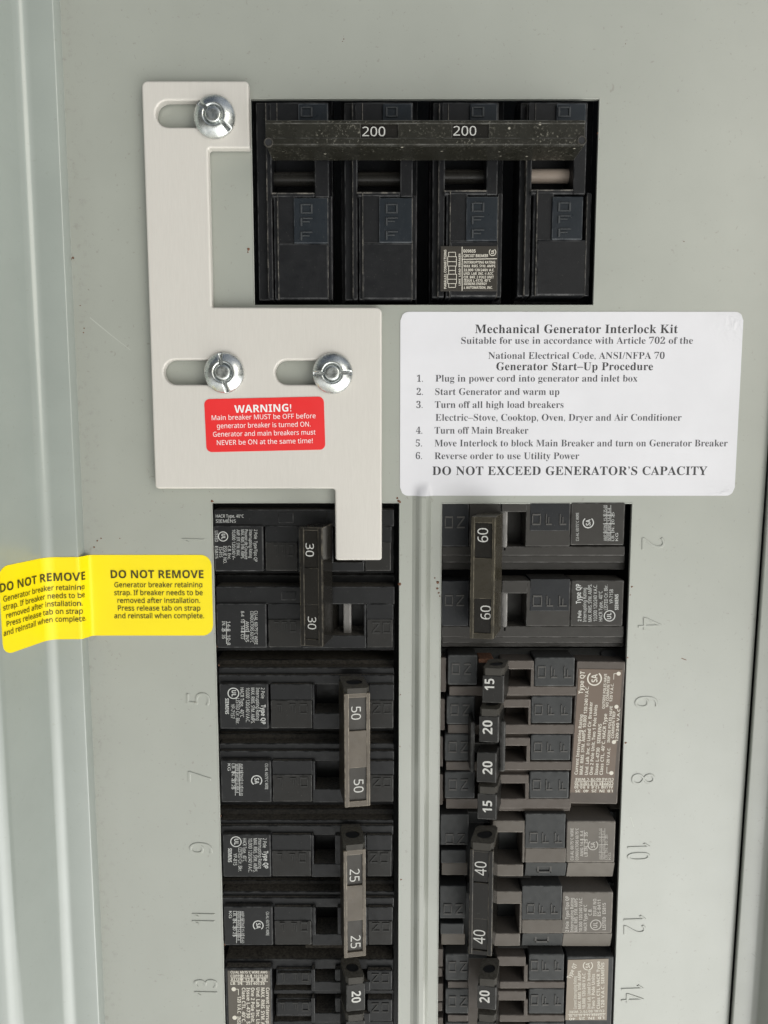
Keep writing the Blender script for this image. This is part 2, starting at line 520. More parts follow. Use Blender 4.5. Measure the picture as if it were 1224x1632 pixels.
M_let = plastic('black_lit_letters', (.028, .028, .027), .34, .2)  # raised letters paler than their blocks: caught light put into the colour
M_letf = plastic('blue_black_lit_letters', (.048, .052, .056), .34, .2)
M_letr = plastic('faded_lit_relief', (.075, .073, .070), .4, .2)
M_rotor = plastic('dark_rotor', (.018, .017, .015), .30, .5)
M_rotorl = plastic('lit_rotor', (.30, .25, .21), .35, .2)  # fourth pole's rotor: the light on it put into a paler colour
M_lever = plastic('grey_lever', (.16, .155, .15), .3, .2)

# ------------------------------------------------------------------ cabinet: frame rails and dark back box
def ridge(x, z):
    """pressed bead between the two breaker columns: height (mm) at x, z"""
    k = P(671, 900)[0] ; s = mmpx(671, 900)
    q = (x - k) / s
    pts = [(-14, 0), (-9, .45), (-3, 1.5), (0, 1.75), (7, 1.75), (10, 1.35), (15, 0)]
    if q <= pts[0][0] or q >= pts[-1][0]:
        return 0.
    r = 0.
    for (a, ha), (b, hb) in zip(pts, pts[1:]):
        if a <= q <= b:
            r = ha + (hb - ha) * (q - a) / (b - a)
    z0, z1 = P(671, 768)[1], P(671, 793)[1]
    t = max(0, min(1, (z0 - z) / (z0 - z1)))
    return r * (t * t * (3 - 2 * t))

XL = P(143, 900)[0]
H_RAIL = 4.0
X_RAIL = P(122, 900, H_RAIL)[0]           # inner edge of the left rail
X_BEND = P(66, 900, 5.0)[0]
ZT, ZB = P(612, -260)[1], P(612, 2050)[1]
def left_profile():
    pts = [(X_RAIL + 1.0, -1.2), (X_RAIL + .9, 1.0), (X_RAIL + .62, H_RAIL - .3), (X_RAIL + .5, H_RAIL - .08), (X_RAIL + .2, H_RAIL)]
    pts += [(X_BEND + 4.2, H_RAIL + .25)]
    for i in range(1, 15):       # rounded fold out towards the viewer
        t = i / 15 * math.radians(82)
        pts.append((X_BEND + 4.2 - 4.2 * math.sin(t), H_RAIL + .25 + 4.2 * (1 - math.cos(t))))
    xw = P(2, 950, 20.8)[0]
    pts += [(xw, 20.8), (xw - .5, 22.6), (xw - 1.6, 24), (xw - 3.4, 24.8), (xw - 9, 25.2), (xw - 60, 25.4)]
    return pts
def extrude_profile(mb, pts, z0, z1, nz=10, smooth=True):
    n = len(pts)
    vv = [(x, h, z0 + (z1 - z0) * j / nz) for j in range(nz + 1) for x, h in pts]
    ff = [[j * n + i, j * n + i + 1, (j + 1) * n + i + 1, (j + 1) * n + i] for j in range(nz) for i in range(n - 1)]
    mb.add(vv, ff, 0, smooth)
cabinet = thing('breaker_cabinet', 'grey painted steel cabinet frame folded outwards around the flat cover', 'cabinet', 70, 816)
mb = MB(); mb.flat = True
extrude_profile(mb, [p for p in left_profile()], ZB, ZT)
mb.build('frame_rail', M_rail, cabinet)
xq = [P(u, v) for u, v in ((1221, 750), (1190, 1250), (1161.5, 1624))]
LEAN = (xq[2][0] - xq[0][0]) / (xq[2][1] - xq[0][1])      # the cover's right edge and the rail beside it stand slightly out of plumb
XR = xq[2][0] - LEAN * xq[2][1]
def lean(z): return LEAN * z
mb = MB(); mb.flat = True
HR = 2.2
xr = P(1168, 1624, HR)[0] - lean(P(1168, 1624, HR)[1])
xb = P(1193, 1624, HR)[0] - lean(P(1193, 1624, HR)[1])
rp = [(xr + 14, HR - 1.6), (xr + .1, HR - 1.5), (xr, HR - .4), (xr + .12, HR - .1), (xr + .4, HR), (xb, HR + .1)]
for i in range(1, 9):
    t = i / 8 * math.radians(80)
    rp.append((xb + 2.2 * math.sin(t), HR + .1 + 2.2 * (1 - math.cos(t))))
rp += [(xb + 2.9, 8), (xb + 3.6, 9.6), (xb + 5.5, 10.2), (xb + 60, 10.4)]
extrude_profile(mb, rp[::-1], ZB, ZT)
mb.v = [(x + lean(z), h, z) for x, h, z in mb.v]
mb.build('frame_rail', M_railr, cabinet)
mb = MB()
xa_, xb_ = P(110, 816)[0], P(1215, 816)[0]
mb.xbox(xa_ - 6, xb_ + 6, ZB, ZT, -42, -40, 0)
for x0, x1 in ((xa_ - 6, xa_ - 4), (xb_ + 4, xb_ + 6)):
    mb.xbox(x0, x1, ZB, ZT, -40, -6.5, 0)
mb.build('back_box', M_in, cabinet)

# ------------------------------------------------------------------ flat steel cover with three openings
OPM = rect(402, 157, 951, 486, 0)
xl0, xl1 = P(337.5, 810)[0], P(636.5, 1100)[0]
xr0, xr1 = P(702, 1000)[0], P(1008, 810)[0]
ztl, ztr = P(480, 801)[1], P(850, 802)[1]
zbot = P(612, 1980)[1]
OPL = (xl0, xl1, zbot, ztl)
OPR = (xr0, xr1, zbot, ztr)
cover = thing('panel_cover', 'flat grey steel cover with three cut openings and pressed circuit numbers', 'cover', 612, 816)
mb = MB()
s = mmpx(671, 900); k0 = P(671, 900)[0]
xs = sorted(set([X_RAIL + .6, XR] + [OPM[0], OPM[1], OPL[0], OPL[1], OPR[0], OPR[1]] + [k0 + q * s for q in (-14, -11.5, -9, -6, -3, -1.5, 0, 3.5, 7, 8.5, 10, 12.5, 15)]))
zs = [ZT, OPM[3], OPM[2]] + [P(671, v)[1] for v in (760, 768, 772, 776, 780, 784, 788, 793, 800)] + [ztl, ztr, zbot, ZB]
zs = sorted(set(round(z, 4) for z in zs))
def inside(x, z):
    return any(a < x < b and c < z < d for a, b, c, d in (OPM, OPL, OPR))
idx = {}
vv, ff = [], []
def vid(x, z):
    if (x, z) not in idx:
        idx[(x, z)] = len(vv); vv.append((x + (lean(z) if x == XR else 0), ridge(x, z), z))
    return idx[(x, z)]
for xa, xb2 in zip(xs, xs[1:]):
    for za, zb2 in zip(zs, zs[1:]):
        if not inside((xa + xb2) / 2, (za + zb2) / 2):
            ff.append([vid(xa, za), vid(xb2, za), vid(xb2, zb2), vid(xa, zb2)])
# thickness: rims of the openings and the right edge
def rim(pts):
    n = len(pts)
    o = len(vv)
    for x, z in pts:
        vv.append((x, ridge(x, z), z)); vv.append((x, -1.6, z))
    for i in range(n):
        j = (i + 1) % n
        ff.append([o + 2 * i, o + 2 * j, o + 2 * j + 1, o + 2 * i + 1])
for a, b, c, d in (OPM, OPL, OPR):
    rim([(a, c), (a, d), (b, d), (b, c)])
vv2 = [(XR + lean(z), h, z) for h, z in ((0, ZB), (0, ZT), (-5, ZT), (-5, ZB))]
mb.flat = True
mb.add(vv, ff, 0)
mb.add(vv2, [[0, 1, 2, 3]], 0)
# pale rolled lip where the cut edges catch paint
def lip(x0, z0, x1, z1, r=.22):
    a, b = Vector((x0, z0)), Vector((x1, z1))
    d = (b - a).normalized(); n = Vector((-d.y, d.x))
    vq, fq = [], []
    for e in (a, b):
        for i in range(8):
            t = 2 * math.pi * i / 8
            q = e + n * (r * math.cos(t))
            vq.append((q.x, -.12 + r * math.sin(t) + .02, q.y))
    for i in range(8):
        j = (i + 1) % 8
        fq.append([i, j, 8 + j, 8 + i])
    mb.add(vq, fq, 0, True)
for a, b, c, d in (OPL, OPR, OPM):
    lip(a, c, a, d); lip(b, c, b, d); lip(a, d, b, d)
# scratches and rust
def scratch(u0, v0, u1, v1, w, mat):
    mb.bar(u0, v0, u1, v1, w, .012, mat)
scratch(143, 506, 177, 534, 1.0, 1); scratch(177, 534, 208, 558, .8, 1)
scratch(1086, 1049, 1094, 1052, 1.2, 2); scratch(1005, 1302, 1010, 1318, 1.5, 1)
def blob(u, v, r, squash=.35, mat=2, n=9):
    k = mmpx(u, v); cx, cz = P(u, v)
    ring_ = []
    for i in range(n):
        t = 2 * math.pi * i / n
        q = r * k * (1 + random.uniform(-.35, .35))
        ring_.append((cx + q * math.cos(t), .01, cz + q * math.sin(t)))
    top = [(cx + (x - cx) * .55, r * k * squash, cz + (z - cz) * .55) for x, _, z in ring_]
    mb.add(ring_ + top + [(cx, r * k * squash * 1.1, cz)], [[i, (i + 1) % n, n + (i + 1) % n, n + i] for i in range(n)] + [[n + i, n + (i + 1) % n, 2 * n] for i in range(n)], mat, True)
for u, v, r in ((637, 931, 3.2), (636, 799, 3), (633, 794, 1.8), (338, 799, 2.4), (396, 397, 2.4), (395, 402, 1.2), (698, 928, 2.4), (697, 938, 1.8), (699, 945, 1.5), (693, 921, 1.3),
                (701, 950, 1.2), (638, 1107, 1.3), (637, 1190, 1.2), (639, 1402, 1.4), (342, 1010, 1.2), (346, 1030, 1.2), (1007, 935, 1.8), (1004, 948, 1.2), (1000, 1048, 1.6), (997, 1184, 1.6),
                (349, 1060, 1.0), (352, 1300, 1.2), (359, 1505, 1.6), (953, 212, 1.4), (955, 222, 1.0), (951, 300, .9), (676, 823, 1.6), (681, 835, 1.7), (677, 841, 1.2), (667, 925, 1.3), (679, 957, 1.3), (685, 934, 1.2),
                (112, 414, 2.6), (116, 411, 1.8), (101, 176, 1.4), (96, 131, 1.2), (107, 327, 1.2), (128, 487, 1.0), (134, 523, 1.2), (133, 530, 1.1), (113, 545, 1.2), (155, 862, 1.6), (161, 858, 1.2), (150, 872, 1.3), (191, 858, 1),
                (22, 541, 0.1), (997, 70, .8), (1090, 385, 1.0), (548, 62, 1.1), (546, 66, .8)):
    blob(u, v, r)
mb.build('cover_sheet', [M_cover, M_scratch, M_rust], cover)
NUM = [('2', 1023, 857, 1023, 876, 35), ('4', 1017, 984, 1017, 1004, 35), ('6', 1012, 1110, 1012, 1129, 34), ('8', 1007, 1233, 1007, 1251, 34), ('10', 1000, 1344, 1000, 1372, 33), ('12', 994, 1459, 994, 1489, 32),
       ('14', 990, 1570, 990, 1598, 32), ('1', 326, 865, 326, 859, 35), ('5', 334, 1124, 334, 1104, 35), ('7', 336, 1247, 336, 1230, 34), ('9', 338, 1362, 338, 1343, 33), ('11', 342, 1473, 342, 1456, 33), ('13', 346, 1588, 346, 1561, 33)]
for s_, u0, v0, u1, v1, cp in NUM:
    mb = MB()
    T(mb, s_, 'thin', u0, v0, u1, v1, cp, 0.0, extrude=.003, bevel=.020)
    mb.build('pressed_number', M_cover, cover)

# ------------------------------------------------------------------ circuit breakers
HOFF = -3.9
HF = 4.0          # front faces of the branch breakers stand 4 mm proud of the cover
BASE = -14.0
def handle(parent, u0, v0, u1, v1, hf, hb, shift, mat, wins=(), nums=(), tilt=(0, 0), hole=None, legs=(), rot='cw', win_mat=None, border=.75, wide=0., cap=True, name='handle', style='sans', tslant=0.):
    x0, x1, z0, z1 = rect(u0, v0, u1, v1, hf)
    def M(a, b, c):
        h = hb + c * (hf - hb) + (tilt[0] * (1 - a) + tilt[1] * a) * c
        x = x0 + a * (x1 - x0) + shift * (1 - c) + (a - .5) * 2 * wide * (1 - c)
        return (x + tslant * (b - .5), h, z0 + b * (z1 - z0))
    W, Hh, Dp = x1 - x0, z1 - z0, hf - hb
    mb = MB()
    bd = border / Dp
    def piece(a0, a1, b0, b1, c0, c1, bev=.25, mat=0):
        mb.bbox(((a1 - a0) * W, (b1 - b0) * Hh, (c1 - c0) * Dp), lambda a, b, c: M(a0 + a * (a1 - a0), b0 + b * (b1 - b0), c0 + c * (c1 - c0)), bev, 3, mat)
    if wins:
        piece(0, 1, 0, 1, 0, 1 - bd, .3, 4 if mat is M_hbr else 0)
        ws = []
        for (p0, q0, p1, q1) in wins:
            rx = rect(p0, q0, p1, q1, hf)
            ws.append(((rx[0] - x0) / W, (rx[1] - x0) / W, (rx[2] - z0) / Hh, (rx[3] - z0) / Hh))
        side = rot == 'up'
        if side: ws = [(w[2], w[3], w[0], w[1]) for w in ws]
        def pc(a0, a1, b0, b1, *r):
            piece(*((b0, b1, a0, a1) if side else (a0, a1, b0, b1)), *r)
        ws.sort(key=lambda w: w[2])
        al = max(.05, min(w[0] for w in ws)); ar = min(.95, max(w[1] for w in ws))
        pc(0, al, 0, 1, 1 - bd - .02, 1, .3)
        pc(ar, 1, 0, 1, 1 - bd - .02, 1, .3)
        lo = 0
        for w in ws:
            pc(al - .03, ar + .03, lo, w[2], 1 - bd - .02, 1 - .012, .18)
            lo = w[3]
        pc(al - .03, ar + .03, lo, 1, 1 - bd - .02, 1 - .012, .18)
        for w in ws:
            pc(al, ar, w[2], w[3], 1 - bd - .03, 1 - bd + .004, .05, 1)
    else:
        piece(0, 1, 0, 1, 0, 1, .35)
    for (lv0, lv1) in legs:
        zz1, zz0 = P(u0, lv0, hb)[1], P(u0, lv1, hb)[1]
        b0, b1 = (zz0 - z0) / Hh, (zz1 - z0) / Hh
        piece(.12, .88, b0, b1, -.95, .06, .3)
    if hole:
        # end cap: slab with a round bore, on the upper end
        n = 24
        cx, ch, rr, th = .5, .50, .33 * W, hole
        rim_o, rim_i = [], []
        for i in range(n):
            t = 2 * math.pi * (i + .5) / n
            ax, cy = math.cos(t), math.sin(t)
            k = 1 / max(abs(ax), abs(cy))
            rim_o.append((.5 + .5 * ax * k * .97, .5 + .49 * cy * k))
            rim_i.append((cx + rr / W * ax, ch + rr / Dp * cy))
        zt = 1.0
        vv = []
        for zz in (zt + th / Hh, zt - .002):
            for lst in (rim_o, rim_i):
                vv += [M(a, zz, c) for a, c in lst]
        ff = []
        for i in range(n):
            j = (i + 1) % n
            ff += [[i, j, n + j, n + i], [n + i, n + j, 3 * n + j, 3 * n + i], [i, 2 * n + i, 2 * n + j, j]]
        mb.add(vv, ff, 2)
        vd = [M(a, zt + (th - .35) / Hh, c) for a, c in rim_i]
        mb.add(vd, [list(range(n))], 3)  # dark disc just below the rim paints the shade inside the bore
    ob = mb.build(name, [mat, win_mat or mat, M_cap, M_in, M_hside], parent)
    ar_ = (x1 - x0)
    for (s, p0, q0, p1, q1) in nums:
        t = MB(); t.flat = True
        xc = (rect(p0, q0, p1, q1, hf)[0] + rect(p0, q0, p1, q1, hf)[1]) / 2
        a = (xc - x0) / W
        hz = hf + tilt[0] * (1 - a) + tilt[1] * a - (border * .97 if wins else 0) + .08
        if rot == 'cw':
            T(t, s, style, p0, q0, p0, q1, p1 - p0, hz)
        elif rot == 'ccw':
            T(t, s, style, p1, q1, p1, q0, p1 - p0, hz)
        else:
            T(t, s, style, p0, q1, p1, q1, q1 - q0, hz)
        # follow the tilt of the handle face
        slope = (tilt[1] - tilt[0]) / W
        t.v = [(x, h + slope * (x - xc), z) for x, h, z in t.v]
        t.build('rating_number', M_inkr, ob)
    return ob

def print_part(parent, fn, m=None, name='lettering'):
    t = MB(); t.flat = True
    fn(t)
    return t.build(name, m or M_inkp, parent)
def ul_mark(t, u, v, r, h, rot):
    t.ring(u, v, r * .84, r, h)
    if rot == 'cw':
        T(t, 'UL', 'sansb', u - r * .3, v - r * .55, u - r * .3, v + r * .55, r * .75, h)
    else:
        T(t, 'UL', 'sansb', u + r * .3, v + r * .55, u + r * .3, v - r * .55, r * .75, h)
def csa_mark(t, u, v, r, h, rot):
    a = -90 if rot == 'cw' else 90
    t.ring(u, v, r * .82, r, h, a + 38, a + 322)
    if rot == 'cw':
        T(t, 'SA', 'sansb', u - r * .4, v - r * .5, u - r * .4, v + r * .62, r * .8, h)
    else:
        T(t, 'SA', 'sansb', u + r * .4, v + r * .5, u + r * .4, v - r * .62, r * .8, h)

def wire_table(t, u0, v0, u1, v1, h, rot):
    """small wire table: ruled columns and tiny figures"""
    rows = ['AMP RATING  15-30 35-60', 'WIRE AWG 14-8 8-4', 'LB. IN. 20 25', 'KG']
    n = len(rows); w = (u1 - u0) / n
    sgn = 1 if rot == 'ccw' else -1
    for i, s in enumerate(rows):
        L = (1, .92, .8, .22)[i]
        if rot == 'cw':
            ub = u1 - w * (i + .85)
            T(t, s, 'sans', ub, v0, ub, v0 + (v1 - v0) * L, w * .66, h)
        else:
            ub = u0 + w * (i + .85)
            T(t, s, 'sans', ub, v1, ub, v1 - (v1 - v0) * L, w * .66, h)
        if 0 < i < 3:
            ur = u1 - w * i if rot == 'cw' else u0 + w * i
            t.bar(ur, v0, ur, v1, .7, h + .004)
    for k in (.28, .52, .76):
        vr = v0 + (v1 - v0) * k
        t.bar(u0 + w * (0 if rot == 'ccw' else 1), vr, u1 - w * (1 if rot == 'ccw' else 0), vr, .7, h + .008)

def letters3(u, v0, v1, ws, gap):
    r = []
    for w in ws:
        r.append((u, v0, u + w, v1)); u += w + gap
    return r

# ---------- left column: poles whose stepped shoulder faces up
def left_pole(parent, uL, uR, steps, vf0, vf1, lab, off, hole, on, split, offl, onl):
    vb = steps[0][0]
    mb = MB()
    mb.box(uL, vb + 1, uR, vf1 + 4, BASE, -5.0, .3)                # body behind everything
    if steps[0][2] > -2:
        a, b, h = steps[0]
        mb.slope(uL, a + 3, uR, b + .5, BASE, h - 2.0, h)
        steps = steps[1:]
    for (a, b, h) in steps:
        mb.box(uL + (2 if h < 0 else 0), a, uR, b + 1.2, BASE, h, .35)
    # front, left open around the handle well
    mb.box(off[1] + .5, hole[3], on[0] - .5, vf1, -5, HF - .15, .3)
    mb.box(off[1] + .3, vf0 + 1, hole[0], hole[3] + 1.5, -5, HF - .05, .3)
    mb.box(hole[2], vf0 + 1, on[0] - .5, hole[3] + 1.5, -5, HF - .3, .3)
    x0, x1, z0, z1 = rect(hole[0], hole[1], hole[2], hole[3], -4)
    mb.add([(x0 - 3, -4.5, z0 - 1), (x1 + 3, -4.5, z0 - 1), (x1 + 3, HF - 2.6, z0 - 1), (x0 - 3, HF - 2.6, z0 - 1), (x0 - 3, -4.6, z0 + 3.2), (x1 + 3, -4.6, z0 + 3.2)],
           [[3, 2, 5, 4], [0, 3, 4], [1, 5, 2]], 0)
    case = mb.build('pole_case', M_blk, parent)
    mb = MB(); mb.box(lab[0], vf0, lab[1], vf1, -5, HF + .25, .45)
    lb = mb.build('label_block', M_lbl, parent)
    mb = MB(); mb.box(off[0], vf0 + .5, off[1], split + 1, -5, HF - .25, .25); mb.box(off[0] + .5, split, off[1] - .5, vf1 - 1, -5, HF + .15, .35, 1)
    fb = mb.build('off_flag', [M_blk, M_offl], parent)
    mb = MB(); mould(mb, 'OFF'[::-1], 'cw', offl, HF + .15); mb.build('moulded_word', M_let, fb)
    mb = MB(); mb.box(on[0], vf0 + 1, on[1], split + 1, -5, HF - .35, .25); mb.box(on[0] + 1, split, on[1] - 1, vf1 - 1, -5, HF, .3, 1)
    nb = mb.build('on_flag', [M_blk, M_offl], parent)
    if onl:
        mb = MB(); mould(mb, 'NO', 'cw', onl, HF); mb.build('moulded_word', M_let, nb)
    return lb
HL = HF + .25 + .04
GL = 'branch breakers in the left column'
GR = 'branch breakers in the right column'

# 30 A
b = thing('circuit_breaker', 'glossy black two pole breaker marked 30, its handle thrown off beside the white metal tab', 'circuit breaker', 487, 920, 0, GL)
l1 = left_pole(b, 341, 628, [(800, 812, -3.5), (812, 838, 3.3)], 838, 911, (341, 420), (422.5, 475), (531, 842, 577, 896), (581, 624), 864,
          letters3(436, 868, 887, (7, 7, 9), 4.5), None)
def f(t):
    T(t, 'HACR Type, 40°C', 'sans', 344, 825, 388.5, 825, 5, 3.36)
    T(t, 'SIEMENS', 'sans', 344, 833, 376, 833, 5, 3.36)
    for s, u, v0, v1 in (('2 Pole  Type/Tipo QP', 405, 844, 895), ('Interrupting Rating', 397, 844, 889), ('Pouvoir de Coupure', 390, 844, 891), ('MAX. RMS. SYM. AMPS.', 384, 844, 890.5), ('AMP. EFF. SYM. MAX.', 377, 844, 886), ('10,000 120/240 V~', 370, 844, 892),
                         ('C.B. Enc.', 363, 870, 892), ('ISSUE NO.', 356, 870, 898), ('ES-815', 349.5, 872, 888), ('LISTED', 342.5, 846, 863.5), ('E5815', 342.5, 870.5, 890)):
        T(t, s, 'sans', u, v0, u, v1, 5, HL)
    ul_mark(t, 355.5, 855, 8, HL, 'cw')
print_part(l1, f)
l2 = left_pole(b, 344, 629, [(916, 935, -3.5), (935, 962, 3.3)], 962, 1033, (345, 425), (427, 481), (530, 959, 580, 1013), (584, 627), 987,
          letters3(437, 991, 1008, (8, 8, 10), 4.5), [(593, 992, 606, 1010), (610, 992, 623, 1010)])
def f(t):
    for s, u, v0, v1 in (('CU-AL 60/75°C WIRE', 405.5, 973.5, 1027), ('CONDUCTORS 60/75°C', 399, 974, 1024), ('AWG  INS', 391.5, 990, 1023), ('8-4  10  14-8 CU', 384, 974, 1018), ('14-8  10-8', 362, 990, 1028), ('IN. 25  35', 354, 990, 1018)):
        T(t, s, 'sans', u, v0, u, v1, 5, HL)
    t.bar(390, 988, 390, 1020, .8, HL); t.bar(384, 1006.5, 398, 1006.5, .8, HL + .004)
    t.bar(361, 990, 361, 1026, .8, HL); t.bar(353, 1004, 364, 1004, .8, HL + .004)
print_part(l2, f)
handle(b, 477, 841, 514, 1031, 16, 5.5, 2.3, M_hblk, [(484, 846, 506, 906), (485.5, 965, 507, 1020)], [('30', 487, 866, 500, 887), ('30', 490.5, 983, 503.5, 1003)], (-1.2, .2), None, [(850, 900), (965, 1012)], 'cw', M_hblk, .6)
mb = MB(); mb.box(547, 961, 560, 1011, -5, .8, .6); mb.build('trip_lever', M_lever, b)

mb = MB(); mb.box(443, 817, 468, 834, 0, 3.55, .3); mb.box(520, 815, 566, 836, 0, 3.5, .3); mb.build('square_notch', M_blk, b)
mb = MB(); mb.box(448, 943, 472, 957, 0, 3.55, .3); mb.build('square_notch', M_blk, b)
# 50 A
b = thing('circuit_breaker', 'dusty two pole breaker marked 50 with a worn bronze handle bar thrown on', 'circuit breaker', 490, 1165, 0, GL)
l1 = left_pole(b, 348, 628, [(1048, 1064, -1.5), (1064, 1076, 1.4), (1076, 1090, 2.6)], 1090, 1162, (350, 428), (431, 498), (501, 1087, 540, 1137), (588, 628), 1116,
          [(441, 1123, 449, 1137), (461, 1122, 471, 1137), (477, 1122, 490, 1138)], [(594, 1122, 607, 1138), (611, 1122, 624, 1138)])
def qp_label(s_num):
    return [('2 Pole   Type QP', 0), ('Interrupting Rating', 1), ('MAX. RMS. SYM. AMPS.', 2), ('10,000 120/240 V.A.C.', 3), ('HACR Type,  40°C', 4), ('LISTED Cir. Bkr.', 5), (s_num, 6), ('SIEMENS', 7)]
def f(t):
    for s, u, v0, v1, st_, c in (('2 Pole', 416, 1096, 1113, 'sans', 5.5), ('Type QP', 416, 1123, 1154, 'sansb', 7), ('Interrupting Rating', 408, 1096, 1148, 'sans', 5.5), ('MAX. RMS. SYM. AMPS.', 400, 1096, 1153, 'sans', 5.5), ('10,000 120/240 V.A.C.', 392, 1096, 1151, 'sans', 5.5),
                             ('HACR Type,  40°C', 383, 1096, 1143, 'sans', 5.5), ('LISTED Cir. Bkr.', 376, 1113, 1154, 'sans', 5.5), ('YP-7157', 368, 1122, 1145, 'sans', 5.5), ('SIEMENS', 359, 1113, 1138, 'sansb', 5.5)):
        T(t, s, st_, u, v0, u, v1, c, HL)
    ul_mark(t, 372, 1105, 9, HL, 'cw')
print_part(l1, f)
l2 = left_pole(b, 350, 628, [(1166, 1185, -1.5), (1185, 1197, 1.4), (1197, 1212, 2.6)], 1212, 1279, (352, 432.5), (434, 498), (502, 1208, 541, 1258), (588, 628), 1235,
          [(442, 1240, 450, 1254), (462, 1240, 472, 1254), (478, 1239, 491, 1255)], [(594, 1240, 607, 1255), (611, 1240, 623, 1255)])
def f(t):
    T(t, 'CU-AL 60/75°C WIRE', 'sans', 422.5, 1217, 422.5, 1258, 4.5, HL)
    csa_mark(t, 409, 1244, 8.5, HL, 'cw')
    wire_table(t, 362, 1217, 388, 1268, HL, 'cw')
print_part(l2, f)
handle(b, 549, 1106, 590, 1287, 15.5, 3, -2.4, M_hbr, [(557, 1113, 583, 1166), (557, 1225, 584, 1278)], [('50', 560, 1126, 574.5, 1147), ('50', 564, 1242, 578.5, 1263)], (.3, -1.0), 1.6, [(1112, 1135), (1215, 1256)], 'cw', M_hwin, .8)

# 25 A
b = thing('circuit_breaker', 'dusty two pole breaker marked 25 with a worn bronze handle bar and open bored end', 'circuit breaker', 490, 1400, 0, GL)
l1 = left_pole(b, 351, 627, [(1286, 1307, -1.5), (1307, 1316, 1.4), (1316, 1330, 2.6)], 1330, 1398, (355, 432), (433, 496), (500, 1328, 534, 1377), (584, 625), 1356,
          [(442, 1361, 450, 1375), (461, 1361, 470, 1375), (476, 1360, 488, 1375)], [(589, 1360, 602, 1376), (606, 1360, 619, 1376)])
def f(t):
    for s, u, v0, v1, st_, c in (('2 Pole', 419, 1336, 1351, 'sans', 5.5), ('Type QP', 420, 1356, 1384, 'sansb', 7), ('Interrupting Rating', 411.5, 1336, 1384, 'sans', 5.5), ('MAX. RMS. SYM. AMPS.', 404, 1336, 1390, 'sans', 5.5), ('10,000 120/240 V.A.C.', 396, 1336, 1390, 'sans', 5.5),
                             ('HACR Type,  40°C', 387, 1336, 1373, 'sans', 5.5), ('LISTED Cir. Bkr.', 380, 1351, 1389, 'sans', 5.5), ('YP-815', 372, 1360, 1379, 'sans', 5.5), ('SIEMENS', 363.5, 1352, 1374, 'sansb', 5.5)):
        T(t, s, st_, u, v0, u, v1, c, HL)
    ul_mark(t, 376, 1341.5, 8.5, HL, 'cw')
print_part(l1, f)
l2 = left_pole(b, 354, 628, [(1400, 1421, -1.5), (1421, 1431, 1.4), (1431, 1445, 2.6)], 1445, 1507, (357, 435), (437, 497), (503, 1443, 538, 1489), (586, 626), 1468,
          [(446, 1471, 454, 1485), (464, 1471, 473, 1485), (479, 1470, 491, 1485)], [(593, 1471, 605, 1485), (609, 1471, 621, 1485)])
def f(t):
    T(t, 'CU-AL 60/75°C WIRE', 'sans', 424, 1453, 424, 1491, 4.5, HL)
    csa_mark(t, 411.5, 1475, 8, HL, 'cw')
    wire_table(t, 364, 1452, 390, 1503, HL, 'cw')
print_part(l2, f)
handle(b, 548, 1356, 583, 1527, 15.5, 3, -1.9, M_hbr, [(554, 1364, 577.5, 1413), (554, 1469, 577.5, 1519)], [('25', 557.5, 1385, 572, 1405), ('25', 559, 1491, 573.5, 1511)], (.3, -.9), 1.8, [(1352, 1375), (1450, 1488)], 'cw', M_hwin, .8)

# 20 A tandem, cut off by the lower edge of the picture
b = thing('tandem_breaker', 'dusty tandem breaker marked 20 with a dark foil label on its left end', 'circuit breaker', 495, 1600, 0, GL)
mb = MB()
mb.box(356, 1508, 628, 1760, BASE, -5, .3)
mb.slope(357, 1509, 627, 1529, BASE, -6, -1.5); mb.box(358, 1529, 627, 1545, BASE, 1.6, .35)
for v0, v1 in ((1545, 1582), (1591, 1632), (1642, 1680), (1690, 1730)):
    mb.box(440, v0, 500, v1 - 12, -5, 2.6, .3); mb.box(442, v0 + 6, 497, v1 - 14, -5, 3.4, .3)
    mb.box(500, v1 - 17, 590, v1 - 2, -5, 3.8, .3); mb.box(496, v0, 502, v1 - 2, -5, 3.8, .3); mb.box(534, v0, 545, v1 - 2, -5, 3.4, .3)
    mb.box(585, v0 + 2, 625, v1 - 4, -5, 3.2, .35); mb.box(436, v1 - 4, 626, v1 + 2, -5, 2.2, .25)
mb.build('case', M_blk, b)
for v0 in (1551, 1598, 1647):
    mb = MB(); mould(mb, 'FFO', 'cw', [(446, v0, 454, v0 + 14), (466, v0, 475, v0 + 14), (481, v0, 492, v0 + 14)], 3.4); mb.build('moulded_word', M_let, b)
    mb = MB(); mould(mb, 'NO', 'cw', [(592, v0 + 1, 604, v0 + 16), (608, v0 + 1, 620, v0 + 16)], 3.2); mb.build('moulded_word', M_let, b)
mb = MB(); mb.box(361, 1543, 435, 1760, -5, HF + .2, .45); lb = mb.build('label_block', M_blk, b)
mb = MB(); mb.box(365, 1547, 432, 1740, HF + .1, HF + .3, .05); lb2 = mb.build('foil_label', M_qlab2, lb)
